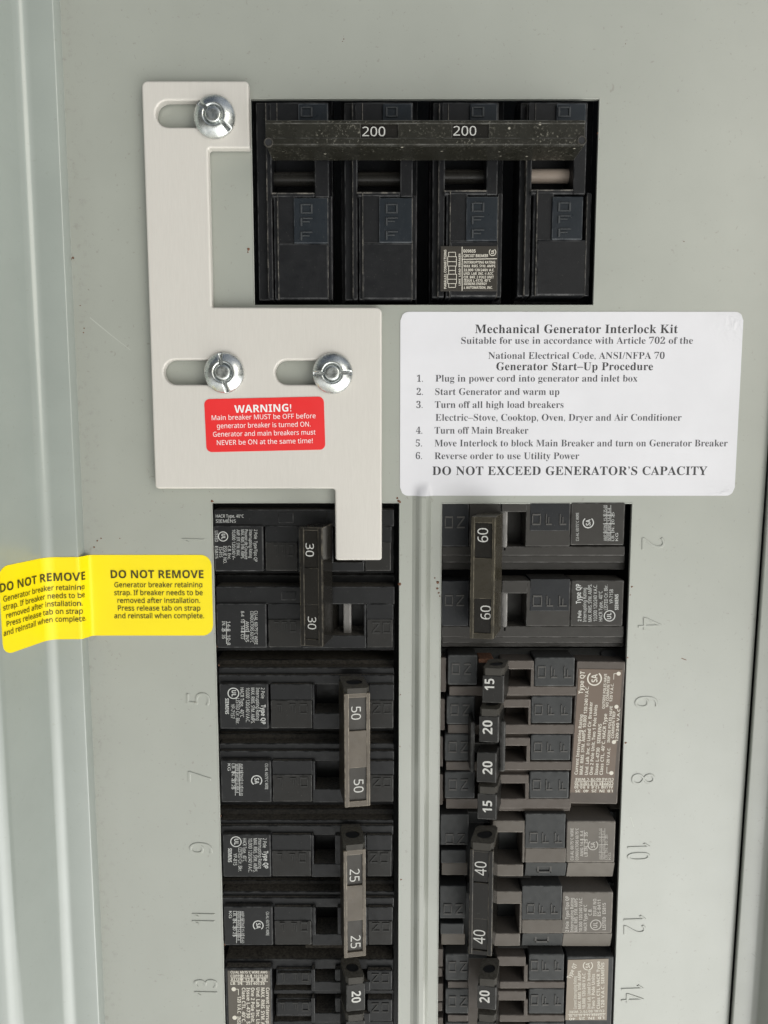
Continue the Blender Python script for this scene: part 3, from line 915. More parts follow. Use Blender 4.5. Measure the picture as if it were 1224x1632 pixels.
def f(t):
    h = HF + .35
    for s, v, u0, u1 in (('CU/AL 60/75°C WIRE AWG', 1551.5, 367.5, 426), ('COPPER 14-8  10  15,20', 1557.5, 367.5, 427), ('ALUM 12-6  8  30', 1563.5, 367.5, 424), ('LB. IN.  25  40  35', 1569.5, 367.5, 422)):
        T(t, s, 'sansb', u0, v, u1, v, 4.2, h)
    for v in (1558.6, 1564.6): t.bar(368, v, 427, v, .8, h + .004)
    for u in (385, 401, 412.5): t.bar(u, 1553, u, 1570, .9, h + .008)
    t.disc(372.5, 1576.5, 3.3, h); t.disc(374, 1622, 3.3, h)
    t.bar(375, 1576.5, 380, 1576.5, .8, h); t.bar(380, 1576.5, 380, 1586, .8, h + .004)
    for s, u, v0, v1 in (('Current Interrupting Rating', 424, 1574, 1668), ('MAX. RMS. SYM. AMPS. 10,000 120/240 V.A.C.', 416, 1574, 1718), ('Und. Lab. Inc. Listed Cir. Breaker', 408.5, 1574, 1690), ('One 2 Pole Unit, Two 1 Pole Units', 400, 1574, 1690), ('Issue L-4730  SIEMENS', 393, 1574, 1662), ('Class CTL, 40°C, HACR Type', 385.5, 1574, 1672),
                         ('120 V.A.C.', 378.5, 1588, 1616), ('INSIDE POLES HAVE', 378, 1620, 1676)):
        T(t, s, 'sansb', u, v0, u, v1, 5.2, h)
print_part(lb2, f, M_inkb)
handle(b, 552, 1569, 582, 1612, 13.5, 4, -2.6, M_hqt, (), [('20', 560.5, 1579.5, 574, 1598)], (.3, -.5), 2.2, [(1555, 1580)], 'cw', style='sansb')
handle(b, 552, 1628, 582, 1672, 13.5, 4, -2.6, M_hqt, (), [('20', 560.5, 1640, 574, 1658)], (.3, -.5), 2.2, [(1620, 1640)], 'cw', style='sansb')

# ---------- right column, 60 A: stepped shoulder faces down
b = thing('circuit_breaker', 'black two pole breaker marked 60 with an olive handle bar, top of the right column', 'circuit breaker', 850, 915, 0, GR)
def right_pole(vf0, vf1, steps, hole, offv, offl, onl, labv, uR):
    mb = MB()
    mb.box(703, vf0, uR, steps[-1][1], BASE, -5.0, .3)
    for (a, c, h) in steps:
        mb.box(704, a - 1.2, uR, c, BASE, h, .35)
    mb.box(748, vf0 + 1, hole[0], vf1, -5, HF - .9, .3)
    mb.box(hole[2], vf0 + .5, 909, vf1, -5, HF - .05, .3)
    mb.box(hole[0] - 2, vf0 + .5, hole[2] + 2, hole[1], -5, HF - .1, .3)
    mb.build('pole_case', M_r60, b)
    mb = MB(); mb.box(704, vf0 + 1, 747, vf1, -5, HF - .3, .3); nb = mb.build('on_flag', M_r60d, b)
    mb = MB(); mould(mb, 'ON', 'ccw', onl, HF - .3); mb.build('moulded_word', M_letr, nb)
    mb = MB(); mb.box(845, offv[0], 908, offv[1], -5, HF + .12, .2); fb = mb.build('off_flag', M_r60d, b)
    mb = MB(); mould(mb, 'OFF', 'ccw', offl, HF + .12); mb.build('moulded_word', M_letr, fb)
    mb = MB(); mb.box(910, labv[0], uR - .5, labv[1], -5, HF + .25, .4)
    return mb.build('label_block', M_r60, b)
for v0, v1 in ((814, 880), (944, 1008)):
    mb = MB(); mb.box(801, v0, 809, v1, -5, 2.6, 1.2); mb.build('trip_lever', M_lever, b)
l1 = right_pole(802, 871, [(872, 886, 2.6), (886, 897, 1.3), (897, 908, -1)], (802, 816, 838, 878), (802, 846), [(848, 819, 862, 837), (870, 819, 880, 837), (892, 819, 903, 837)], [(709, 823, 722, 842), (728, 823, 741, 842)], (801, 869), 996)
def f(t):
    T(t, 'CU-AL 60/75°C WIRE', 'sans', 922.5, 862, 922.5, 817, 4.5, HL)
    csa_mark(t, 937.5, 833, 9, HL, 'ccw')
    wire_table(t, 961, 805, 986, 862, HL, 'ccw')
print_part(l1, f)
l2 = right_pole(925, 998, [(999, 1016, 2.6), (1016, 1025, 1.3), (1025, 1031, -1)], (802, 946, 839, 1006), (923, 974), [(849, 949, 864, 967), (871, 949, 882, 967), (891, 949, 904, 967)], [(709, 948, 722, 966), (727, 948, 740, 966)], (925, 998), 994)
def f(t):
    for s, u, v1, v0, st_, c in (('2 Pole', 926.5, 990, 973, 'sansb', 5.5), ('Type QP', 926, 962, 930.5, 'sansb', 8), ('Interrupting Rating', 934.5, 991, 937, 'sans', 5.5), ('MAX. RMS. SYM. AMPS.', 943, 991, 931, 'sans', 5.5), ('10,000 120/240 V.A.C.', 951.5, 990, 932, 'sans', 5.5),
                             ('HACR Type,  40°C', 960, 990, 942, 'sans', 5.5), ('LISTED Cir. Bkr.', 968.5, 972, 932, 'sans', 5.5), ('YP-7158', 977, 962, 939, 'sans', 5.5), ('SIEMENS', 985.5, 972, 947, 'sansb', 5.5)):
        T(t, s, st_, u, v1, u, v0, c, HL)
    ul_mark(t, 971.5, 981.5, 9, HL, 'ccw')
print_part(l2, f)
handle(b, 750, 824, 788, 1019, 16, 5, 4.0, M_hol, [(757, 834, 780, 890), (759, 955, 782, 1010)], [('60', 761.5, 841.5, 777.5, 864), ('60', 766.5, 965, 782, 987)], (-1.0, .2), None, [(818, 876), (948, 1004)], 'ccw', M_hblk, .6)

# ---------- quad breaker 15 / 20 / 20 / 15
b = thing('quad_breaker', 'faded brown four handle breaker marked 15 20 20 15 with a brown foil label', 'circuit breaker', 850, 1165, 0, GR)
rows = [  # on block, hole, off block, ridge (v0,v1)  with u of each
    ((714, 761, 1044, 1092), (815, 1067, 846, 1094), (852, 916, 1048, 1094), (1094, 1109)),
    ((712, 757, 1110, 1155), (812, 1128, 842, 1155), (847, 912, 1110, 1153), (1155, 1170)),
    ((709, 751, 1170, 1213), (809, 1189, 839, 1214), (846, 909.5, 1171, 1212), (1214, 1228)),
    ((709, 757, 1230, 1273), (807, 1249, 837, 1273), (844, 907, 1230, 1273), (1273, 1289))]
mb = MB()
mb.box(703, 1033, 996, 1290, BASE, -6, .3)
mb.slope(703, 1033, 996, 1056, BASE, -4.5, -1.2, 1)
cx_, cz_ = P(970.5, 1042, -2.5)
mb.add([(cx_ + 2.6 * math.cos(i * math.pi / 10), -2.5 - .68 * math.sin(i * math.pi / 10), cz_ + 1.1 * math.sin(i * math.pi / 10)) for i in range(20)], [list(range(20))], 2)  # flat dark oval: a hole drawn by painting its shade
for i, (on, ho, of, rg) in enumerate(rows):
    mb.box(on[0] + 2, rg[0], 790 - i * 2, rg[1], -6, HF - 1.6, .3)
    mb.box(ho[0] - 13, rg[0], of[1] + 3, rg[1], -6, HF - .2, .35)
    mb.box(ho[0] - 13, rg[0] + 4, of[1] + 2, rg[1] + 4, -6, HF - 2.0, .3)
    mb.box(ho[0] - 15, of[2] + 5, of[0] - 1, ho[1], -6, HF - .3, .35)
    mb.box(ho[2], ho[1] - 2, of[0] - 1, ho[3] + 3, -6, HF - .3, .25)
    x0, x1, z0, z1 = rect(ho[0], ho[1], ho[2], ho[3], -4)
    mb.add([(x0 - 2, HF - 2.4, z0 - 1.2), (x1 + 2, HF - 2.4, z0 - 1.2), (x1 + 2, -5, z0 + 2.6), (x0 - 2, -5, z0 + 2.6)], [[0, 1, 2, 3]], 1)
    mb.box(698, on[2] + 4, on[0] - 3, rg[1] - 6, -6, HF - 2.6, .3)
    t = MB(); t.box(on[0], on[2], on[1], on[3], -6, HF - 1.0, .5); fn_ = t.build('on_flag', M_qtd, b)
    t = MB(); t.box(of[0], of[2], of[1], of[3], -6, HF + .1, .45); ff_ = t.build('off_flag', M_qtd, b)
    v0 = of[2] + (of[3] - of[2]) * .30; v1 = of[3] - 13
    c0 = of[0] + 5
    t = MB(); mould(t, 'OFF', 'ccw', [(c0, v0, c0 + 13, v1), (c0 + 21, v0, c0 + 32, v1), (c0 + 42, v0, c0 + 54, v1)], HF + .1); t.build('moulded_word', M_letr, ff_)
    w0 = on[2] + (on[3] - on[2]) * .28
    t = MB(); mould(t, 'ON', 'ccw', [(on[0] + 6, w0, on[0] + 19, w0 + 18), (on[0] + 25, w0, on[0] + 37, w0 + 18)], HF - 1.0); t.build('moulded_word', M_letr, fn_)
mb.box(763, 1050, 787, 1056.5, -6, HF - .9, .3, 3)
mb.build('case', [M_qt, M_qtd, M_in, M_rust], b)
mb = MB()
def quad(mb, q, h0, h1, bev, mat=0):
    """slab on a slightly turned rectangle: q = pixel corners TL, TR, BR, BL"""
    c = [Vector(P(u, v, h1)) for u, v in q]
    def fn(a, b_, cc):
        p = (c[3] * (1 - a) + c[2] * a) * (1 - b_) + (c[0] * (1 - a) + c[1] * a) * b_
        return (p.x, h0 + cc * (h1 - h0), p.y)
    mb.bbox(((c[1] - c[0]).length, (c[0] - c[3]).length, h1 - h0), fn, bev, 2, mat)
quad(mb, [(920, 1054), (997, 1055), (984, 1282), (907, 1281)], -6, HF - .1, .4)
lb = mb.build('label_block', M_qt, b)
mb = MB(); quad(mb, [(922.5, 1066), (992.5, 1067), (977.5, 1264), (908.5, 1263)], HF - .15, HF + .05, .05)
ql = mb.build('foil_label', M_qlab, lb)
QTL = [('Current Interrupting Rating', 920.5, 1234.6, 929, 1139), ('MAX. RMS. SYM. AMPS. 10,000 120/240 V.A.C.', 928.5, 1234.6, 938.5, 1094), ('Und. Lab. Inc. ® Listed Cir. Breaker', 937, 1235, 944.5, 1118.7), ('One 2 Pole Unit, Two 1 Pole Units', 944.5, 1235, 952.3, 1123.5),
       ('Issue L-4730   SIEMENS', 952.6, 1235, 959, 1153.8), ('Class CTL, 40°C, HACR Type', 960.6, 1235, 967.5, 1137.6), ('120 V.A.C.', 970.8, 1219.8, 972.8, 1191.5), ('INSIDE POLES HAVE', 972, 1183.4, 976.4, 1125.5), ('COMMON TRIP', 978.5, 1176.7, 981, 1133.6),
       ('120/240 V.A.C.', 985, 1182, 988.6, 1128), ('OUTSIDE POLES HAVE', 964, 1129.5, 967.4, 1074), ('NO COMMON TRIP', 969.6, 1126.8, 972.6, 1077.6), ('120 V.A.C.', 975.5, 1118.7, 978.2, 1089)]
def f(t):
    h = HF + .1
    for s, u0, v0, u1, v1 in QTL:
        T(t, s, 'sansb', u0, v0, u1, v1, 5.0 if u0 < 962 else 4.3, h)
    T(t, 'Type QT', 'sansb', 929, 1106, 932.3, 1070, 7, h)
    csa_mark(t, 947.5, 1081.5, 11.5, h, 'ccw')
    for u, v in ((986, 1073.6), (982.5, 1126.4), (978.4, 1182.7), (974.4, 1232)): t.disc(u, v, 3.2, h + .006)
    t.bar(986, 1073.6, 978.5, 1073.6, .9, h); t.bar(978.5, 1073.6, 978, 1083, .9, h + .003)
    t.bar(974.4, 1232, 967, 1232, .9, h); t.bar(967, 1232, 967.3, 1222, .9, h + .003)
    for s, v, u0, u1 in (('CU/AL 60/75°C WIRE', 1240, 978, 917), ('COPPER 14-8 10 15-30', 1246.5, 977.5, 916), ('ALUM 12-6  8  10-30', 1252.5, 977, 915.5), ('LB. IN. 25  40  35', 1258.5, 976.5, 917)):
        T(t, s, 'sansb', u0, v, u1, v, 4.2, h)
    for v in (1245.3, 1251.3): t.bar(977, v, 916, v, .8, h + .003)
    for u in (932, 943.5, 960): t.bar(u, 1240, u, 1257, .9, h + .006)
print_part(ql, f, M_inkb)
K = dict(rot='ccw', style='sansb')
handle(b, 769, 1077, 803, 1121, 14, 4, 3.2, M_hqt, (), [('15', 773, 1081.5, 787.5, 1100)], (-.6, .1), 2.2, [(1070, 1092)], **K)
handle(b, 763.5, 1142, 795, 1184, 14, 4, 3.2, M_hqt, (), [('20', 770, 1148, 784.5, 1170)], (-.6, .1), 2.2, [(1130, 1153)], **K)
handle(b, 760, 1200, 791, 1248, 14, 4, 3.2, M_hqt, (), [('20', 770, 1213, 784.5, 1234)], (-.6, .1), None, [(1190, 1212)], **K)
handle(b, 761, 1266, 791.5, 1307, 14, 4, 3.0, M_hqt, (), [('15', 770, 1276, 784, 1295)], (-.6, .1), 2.2, [(1250, 1272)], **K)
mb = MB(); mb.box(750, 1150, 757, 1231, 2, 10, .5); mb.box(796, 1150, 806, 1231, 2, 10, .8); mb.box(752, 1184, 804, 1200, 2, 8, .4)
mb.build('tie_clip', M_hqt, b)

# ---------- 40 A, sun-faded grey
b = thing('circuit_breaker', 'sun faded grey two pole breaker marked 40 with a glossy black handle bar', 'circuit breaker', 840, 1405, 0, GR)
def pole40(v0, v1, v2, hole, off, offl, notch, lab, on, onl, txt):
    """v0 top of front, v1 end of front, v2 end of the skirt"""
    mb = MB()
    mb.box(702, v0 - 14, lab[1], v2, BASE, -6, .3, 1)
    mb.box(744, v0 - 14, lab[1] - 4, v0 + 4, BASE, -2.5, .3, 1)
    mb.box(hole[0] - 16, v0, hole[2] + 4, hole[1], -6, HF - .2, .35)
    mb.box(hole[2], hole[1] - 2, off[0] - .5, v1, -6, HF - .2, .35)
    mb.box(hole[0] - 12, hole[3], off[0] - 3, v2, -6, HF - .7, .35)
    mb.box(off[0], off[3], off[1] + 1, v1, -6, HF, .3)
    x0, x1, z0, z1 = rect(hole[0], hole[1], hole[2], hole[3], -4)
    mb.add([(x0 - 2, HF - 2.4, z0 - 1.2), (x1 + 2, HF - 2.4, z0 - 1.2), (x1 + 2, -5.5, z0 + 3.0), (x0 - 2, -5.5, z0 + 3.0)], [[0, 1, 2, 3]], 1)
    mb.box(on[0] + 1, on[3] + 8, on[1] - 4, v1 + 1, -6, HF - .8, .3, 1)
    mb.box(on[0] + 2, v1, on[1] - 2, v2 - 2, -6, HF - 2, .3)
    mb.build('pole_case', [M_r40, M_qtd], b)
    mb = MB(); mb.box(off[0], off[2], off[1], off[3], -6, HF + .1, .3); mb.slope(off[0] + 1, v1, off[1] + 2, v2 - 1, -6, HF - .1, HF - 1.6)
    fb = mb.build('off_flag', M_qtd, b)
    mb = MB(); mould(mb, 'OFF', 'ccw', offl, HF + .1); mb.build('moulded_word', M_letr, fb)
    mb = MB()
    u0, n0, u1, n1 = notch
    for r in ((u0, n0, u1, n0 + 2), (u0, n1 - 2, u1, n1), (u0, n0, u0 + 3, n1), (u1 - 3, n0, u1, n1)):
        mb.box(*r, 0, HF - .5, .05)
    mb.build('square_notch', M_letr, fb)
    mb = MB(); mb.box(on[0], on[2], on[1], on[3], -6, HF - .8, .35); nb = mb.build('on_flag', M_qtd, b)
    mb = MB(); mould(mb, 'ON', 'ccw', onl, HF - .8); mb.build('moulded_word', M_letr, nb)
    mb = MB(); mb.box(lab[0], v0 + 1, lab[1], v1, -6, HF + .2, .45); mb.slope(lab[0] + 2, v1, lab[1] - 1, v2, -6, HF, HF - 1.8)
    lb = mb.build('label_block', M_r40l, b)
    print_part(lb, txt, M_inkf)
def f1(t):
    for s, u, v1, v0 in (('CU-AL 60/75°C WIRE', 914, 1371, 1320), ('CONDUCTORS 60/75°C', 922, 1371, 1320), ('AWG 14-8  8-4', 929.5, 1365, 1324), ('LB.IN. 25  35', 936.5, 1365, 1326)):
        T(t, s, 'sansb', u, v1, u, v0, 4.6, HF + .25)
    t.bar(931, 1362, 931, 1323, .8, HF + .26); t.bar(925, 1338, 936, 1338, .8, HF + .264)
    csa_mark(t, 945, 1347, 8, HF + .25, 'ccw')
    wire_table(t, 954, 1320, 974, 1370, HF + .25, 'ccw')
pole40(1308, 1375, 1397, (801, 1327, 832.5, 1378), (837, 901, 1297, 1352), [(844, 1327, 857, 1344), (864, 1327, 875, 1344), (884, 1327, 896, 1344)], (856, 1379, 879, 1391), (903, 980.5), (702, 747, 1298, 1347), [(710, 1329, 723, 1346), (729, 1329, 741, 1346)], f1)
def f2(t):
    for s, u, v1, v0 in (('2 Pole  Type/Tipo QP', 906.5, 1485, 1428), ('Interrupting Rating', 914, 1485, 1431), ('MAX. RMS. SYM. AMPS.', 920.5, 1485, 1431), ('10,000 120/240 V.A.C.', 928, 1485, 1430.5), ('HACR Type, 40°C', 935.5, 1484, 1442), ('C.B.', 943, 1459, 1448), ('ISSUE NO.', 950.5, 1460, 1431), ('ES-8411', 957.5, 1460, 1434), ('LISTED  E5815', 965.5, 1482, 1439)):
        T(t, s, 'sansb', u, v1, u, v0, 5, HF + .25)
    ul_mark(t, 949.5, 1474, 8.5, HF + .25, 'ccw')
pole40(1421, 1488, 1508, (799.5, 1441, 828, 1488), (832, 895.5, 1412, 1466), [(840, 1441, 852, 1457), (859, 1441, 870, 1457), (878, 1441, 890, 1457)], (852, 1491, 875, 1502), (896, 976.5), (701, 743, 1412, 1464), [(707, 1441, 720, 1458), (726, 1441, 738, 1458)], f2)
handle(b, 748, 1356, 785, 1524, 16, 5, 3.2, M_hblk, [(755, 1360, 777, 1409), (754.5, 1467, 776.5, 1517)], [('40', 758, 1373, 775, 1395), ('40', 756, 1482, 773, 1504)], (-1.0, .2), 2.2, [(1335, 1376), (1445, 1486)], 'ccw', M_hblk, .6)

# ---------- right tandem 20
b = thing('tandem_breaker', 'faded tandem breaker marked 20 with a creased buff foil label', 'circuit breaker', 840, 1590, 0, GR)
mb = MB()
mb.box(698, 1512, 974, 1760, BASE, -6, .3); mb.box(698, 1510, 974, 1528, BASE, -2.4, .3, 1)
for i, (o0, o1) in enumerate(((1521, 1563), (1576, 1616), (1630, 1672))):
    h0, h1 = o0 + 19, o1 + 1
    mb.box(714, o1 + 2, 746, o1 + 13, -6, HF - 1.4, .3)
    mb.box(796, o1 + 2, 900, o1 + 13, -6, HF - .2, .35)
    mb.box(792, o0 + 4, 838, h0, -6, HF - .3, .3); mb.box(835, h0 - 2, 841, o1 + 4, -6, HF - .3, .25)
    mb.box(697, o0 - 8, 706, o0 + 20, -6, HF - 2.5, .3); mb.box(697, o0 + 22, 705, o0 + 36, -6, HF - 2.8, .3)
    x0, x1, z0, z1 = rect(805, h0, 835, h1, -4)
    mb.add([(x0 - 2, HF - 2.4, z0 - 1.2), (x1 + 2, HF - 2.4, z0 - 1.2), (x1 + 2, -5, z0 + 2.6), (x0 - 2, -5, z0 + 2.6)], [[0, 1, 2, 3]], 1)
    t = MB(); t.box(710, o0, 747, o1, -6, HF - 1, .5); fn_ = t.build('on_flag', M_qtd, b)
    t = MB(); t.box(843, o0, 899, o1, -6, HF + .1, .4); ff_ = t.build('off_flag', M_qtd, b)
    t = MB(); mould(t, 'OFF', 'ccw', [(846, o0 + 10, 858, o0 + 27), (864, o0 + 10, 875, o0 + 27), (884, o0 + 10, 895, o0 + 27)], HF + .1); t.build('moulded_word', M_letr, ff_)
    t = MB(); mould(t, 'ON', 'ccw', [(715, o0 + 12, 727, o0 + 29), (733, o0 + 12, 745, o0 + 29)], HF - 1); t.build('moulded_word', M_letr, fn_)
mb.build('case', [M_qt, M_qtd], b)
mb = MB(); mb.box(901, 1525, 974, 1760, -6, HF + .2, .4); lb = mb.build('label_block', M_qtd, b)
mb = MB(); quad(mb, [(905, 1530), (970, 1528), (967, 1626), (901, 1626)], HF + .1, HF + .32, .05); ql = mb.build('foil_label', M_qlab3, lb)
def f(t):
    h = HF + .37
    T(t, 'Type QT', 'sansb', 909, 1560, 920, 1537, 6, h)
    csa_mark(t, 937, 1539, 7.5, h, 'ccw')
    for s, u, v0, v1 in (('Current Interrupting Rating', 919, 1608, 1556), ('MAX. RMS. SYM. AMPS.', 926, 1608, 1546), ('10,000 120/240 V.A.C.', 933, 1608, 1550), ('Und. Lab. Listed Cir. Breaker', 941, 1608, 1545), ('Two 1 Pole Units', 948, 1608, 1552), ('Class CTL HACR Type', 956, 1608, 1532), ('120 V.A.C. SIEMENS', 963, 1606, 1534)):
        T(t, s, 'sansb', u, v0, u, v1, 4.6, h)
    for s, v in (('CU/AL 60/75°C WIRE', 1611), ('COPPER 14-8 10 15-30', 1616.5), ('LB. IN. 25  40', 1622)):
        T(t, s, 'sansb', 963, v - 2, 907, v, 4, h)
    t.bar(965, 1615.6, 905, 1617, .8, h + .004)
print_part(ql, f, M_inkb)
handle(b, 761, 1573, 791, 1610, 14, 4, 2.6, M_hqt, (), [('20', 765.5, 1578.5, 780, 1598)], (-.6, .1), 2.4, [(1545, 1566)], **K)
handle(b, 760, 1630, 790, 1668, 14, 4, 2.6, M_hqt, (), [('20', 766, 1640, 780, 1658)], (-.6, .1), 2.4, [(1600, 1620)], **K)

HOFF = -1.0
# ---------- main breaker, four poles on one bar
main = thing('main_breaker', 'large black four pole main breaker with one wide speckled bar marked 200', 'circuit breaker', 676, 320)
HM = 3.0
pol = [
    (410, 425.5, 443, 524, (434, 255, 501, 306), (468, 523.5, 315, 388), (479, 498), 478, 0),
    (549, 562, 578, 658, (570, 255, 638, 305), (604, 657.5, 315, 387), (615, 634), 478, 0),
    (689, 699, 717, 794, (709, 251, 776, 302), (743, 793.5, 313, 384), (752, 772), 474, 0),
    (827, 838, 855, 935, (847, 251, 915, 301), (880, 929, 313, 382), (890, 910), 472, 1)]
pole_obs = []
for uA, uB, uC, uD, rec, off, offl, ve, lit in pol:
    mb = MB()
    mb.box(uA - 5, 160, uD + 7, 484, BASE, -8, .3)
    mb.box(uA, 163, uB + 6, ve + 1, -9, -.8, .4)                       # low ledge
    mb.box(uB, 163, rec[0], ve, -9, 1.2, .4)
    mb.box(uC - 6, rec[3] + 2, uC + 3, ve, -9, 2.2, .35)
    mb.box(rec[2], 163, uD, rec[3] + 9, -9, HM - .3, .35)
    mb.box(rec[0] - 1, rec[3], rec[2] + 1, rec[3] + 9, -9, HM - .6, .5)
    mb.box(uC, off[3], uD, ve - 1, -9, HM, .5)
    mb.box(uC, rec[3] + 6, off[0] + 2, off[3] + 1, -9, HM - .6, .3)
    mb.box(rec[0] - 4, 163, rec[2] + 3, 194, -9, HM - .8, .3)
    mb.box(uD - 2, rec[3] + 6, uD + 6, ve, -9, -1.2, .3)
    mb.box(uC - .6, rec[3] + 3, uC + .9, ve - 1, 0, HM + .12, .05, 1)
    mb.box(uB - .5, 164, uB + .7, ve - 2, -2, 1.4, .05, 1)
    mb.box(uB + 15, 164, uB + 16.3, 193, -2, HM - .5, .05, 1)
    mb.box(rec[0] - 1, rec[3] + .6, rec[2], rec[3] + 3.2, 0, HM - .45, .2, 1)
    mb.box(uD - 1.6, rec[3] + 10, uD - .6, ve - 1, 0, HM + .1, .05, 1)
    pc = mb.build('pole_case', [M_blk2, M_flash], main)
    mb = MB(); mb.box(off[0], off[2], off[1], off[3], -9, HM + .1, .3); fb = mb.build('off_flag', M_flag, main)
    a, c = offl; d = (off[3] - off[2]) / 73
    mb = MB(); mould(mb, 'OFF', 'up', [(a, off[2] + 10 * d, c, off[2] + 25 * d), (a, off[2] + 32 * d, c, off[2] + 45 * d), (a, off[2] + 54 * d, c, off[2] + 68 * d)], HM + .1, up=.4); mb.build('moulded_word', M_letf, fb)
    mb = MB(); mb.box(uC + 32, 164.5, uD - 1, 196, -9, HM + .1, .35); nb = mb.build('on_flag', M_flag, main)
    mb = MB(); mould(mb, 'ON', 'up', [(a, 170, c, 186), (a, 192, c, 200)], HM + .1, up=.4); mb.build('moulded_word', M_letf, nb)
    # rotor lying in the well
    x0, x1, _, _ = rect(rec[0], rec[1], rec[2], rec[3], -4)
    zc = P(rec[0], rec[1] + (27 if not lit else 26), -2)[1]
    mb = MB(); n = 16; r = 2.1
    vv = [(x, -4.2 + r * math.cos(2 * math.pi * i / n), zc + r * math.sin(2 * math.pi * i / n)) for x in (x0 - 1.5, x1 + 1.5) for i in range(n)]
    mb.add(vv, [[i, (i + 1) % n, n + (i + 1) % n, n + i] for i in range(n)], 0, True)
    mb.build('rotor', M_rotorl if lit else M_rotor, main)
    pole_obs.append(pc)
hb_ = handle(main, 423, 191, 933, 231, 15.5, 3.5, 0, M_main, [(575, 197.5, 634, 219), (721, 198, 779, 219)], [('200', 577.5, 202, 614, 217), ('200', 722.5, 201, 759, 216)], (0, 0), None, [(200, 224)], 'up', M_hblk, .7, style='sans', name='handle_bar')
for u, v in ((428, 227), (927, 224)):
    mb2 = MB()
    x, z = P(u, v, 15.5)
    n = 18
    vv = []
    for r, h in ((1.35, 15.45), (1.25, 15.8), (.95, 15.75), (.9, 15.5)):
        vv += [(x + r * math.cos(2 * math.pi * i / n), h, z + r * math.sin(2 * math.pi * i / n)) for i in range(n)]
    mb2.add(vv, [[k * n + i, k * n + (i + 1) % n, (k + 1) * n + (i + 1) % n, (k + 1) * n + i] for k in range(3) for i in range(n)], 0, True)
    mb2.add([(x + .94 * math.cos(2 * math.pi * i / n), 15.62, z + .94 * math.sin(2 * math.pi * i / n)) for i in range(n)], [list(range(n))], 1)  # shallow dark disc, the shade of a deeper bore painted in
    mb2.build('end_bore', [M_cap, M_in], hb_)
# printed data plate on the third pole
mb = MB(); mb.box(702, 392, 792.5, 464, HM - .2, HM + .25, .1); dl = mb.build('data_label', M_mlab, main)
def f(t):
    h = HM + .3
    t.bar(736.5, 393, 736.5, 463.5, 1.2, h); t.bar(737, 413.3, 792, 412.3, 1.2, h + .004)
    T(t, '009605', 'sansb', 738.5, 402.5, 758, 402.5, 5, h); T(t, 'CIRCUIT BREAKER', 'sansb', 738.5, 409.8, 778, 409.8, 4.6, h)
    csa_mark(t, 785, 402, 6, h, 'up2')
    for s, v, u1 in (('INTERRUPTING RATING', 420, 789), ('MAX. RMS. SYM. AMPS.', 426, 790), ('22,000 120/240V A.C.', 432.3, 788), ('UND. LAB. INC. ® ACC.', 438, 786.5), ('CIR. BKR. 2 POLE UNIT', 443.7, 787), ('ISSUE L-4170, 40°C', 449, 782), ('SIEMENS ENERGY', 454.3, 776), ('& AUTOMATION, INC.', 460.3, 785)):
        T(t, s, 'sansb', 739, v, u1, v, 4.1, h)
    T(t, 'PARALLEL CONNECTIONS', 'sansb', 711.5, 460, 711.5, 398, 4, h)
    T(t, 'LINE  LOAD BREAKER', 'sansb', 734, 455, 734, 404, 3.2, h)
    for v0, v1, a, c in ((402, 409, 715, 726), (409, 417, 713.5, 727.5), (417, 424, 713.5, 727.5), (424, 431, 715, 726), (431, 437, 715, 726), (437, 445, 713.5, 727.5), (445, 452, 713.5, 727.5), (452, 458, 715, 726)):
        t.bar(a, v0, a, v1, .9, h); t.bar(c, v0, c, v1, .9, h); t.bar(a, v0, c, v0, .9, h + .004); t.bar(a, v1, c, v1, .9, h + .008)
print_part(dl, f, M_inkb)

# ------------------------------------------------------------------ interlock slide plate
HOFF = 0.0
HP = 3.6
def fillet(pts, r):
    """round every corner of a closed polygon; r may be one number or one per corner"""
    out = []
    n = len(pts)
    for i in range(n):
        p, a, c = Vector(pts[i]), Vector(pts[i - 1]), Vector(pts[(i + 1) % n])
        rr = r[i] if isinstance(r, (list, tuple)) else r
        d1, d2 = (a - p).normalized(), (c - p).normalized()
        ang = d1.angle(d2); l = rr / math.tan(ang / 2)
        s, e = p + d1 * l, p + d2 * l
        bis = (d1 + d2).normalized(); o = p + bis * (rr / math.sin(ang / 2))
        v0, v1 = s - o, e - o
        t0 = math.atan2(v0.y, v0.x); t1 = math.atan2(v1.y, v1.x)
        dt = (t1 - t0 + math.pi) % (2 * math.pi) - math.pi
        for k in range(9):
            t = t0 + dt * k / 8
            out.append((o.x + rr * math.cos(t), o.y + rr * math.sin(t)))
    return out
def slab(outline, holes, h0, h1, bev):
    """flat plate with holes as verts/faces in mm (x, h, z)"""
    c = bpy.data.curves.new('o', 'CURVE'); c.dimensions = '2D'; c.fill_mode = 'BOTH'
    c.extrude = (h1 - h0) / 2 - bev; c.bevel_depth = bev; c.bevel_resolution = 2; c.offset = -bev
    for pl in [outline] + holes:
        sp = c.splines.new('POLY'); sp.points.add(len(pl) - 1)
        for q, (x, y) in zip(sp.points, pl): q.co = (x, y, 0, 1)
        sp.use_cyclic_u = True
    o = bpy.data.objects.new('o', c); C.objects.link(o)
    me = bpy.data.meshes.new_from_object(o.evaluated_get(bpy.context.evaluated_depsgraph_get()))
    vv = [(w.co.x, (h0 + h1) / 2 + w.co.z, w.co.y) for w in me.vertices]
    ff = [list(p.vertices) for p in me.polygons]
    bpy.data.objects.remove(o); bpy.data.curves.remove(c); bpy.data.meshes.remove(me)
    return vv, ff
def px(u, v, h=HP): return P(u, v, h)
xL = px(236, 450)[0]; xA = px(397, 182)[0]; xB = px(334.5, 362)[0]; xC = px(608.5, 690)[0]; xD = px(534, 836)[0]
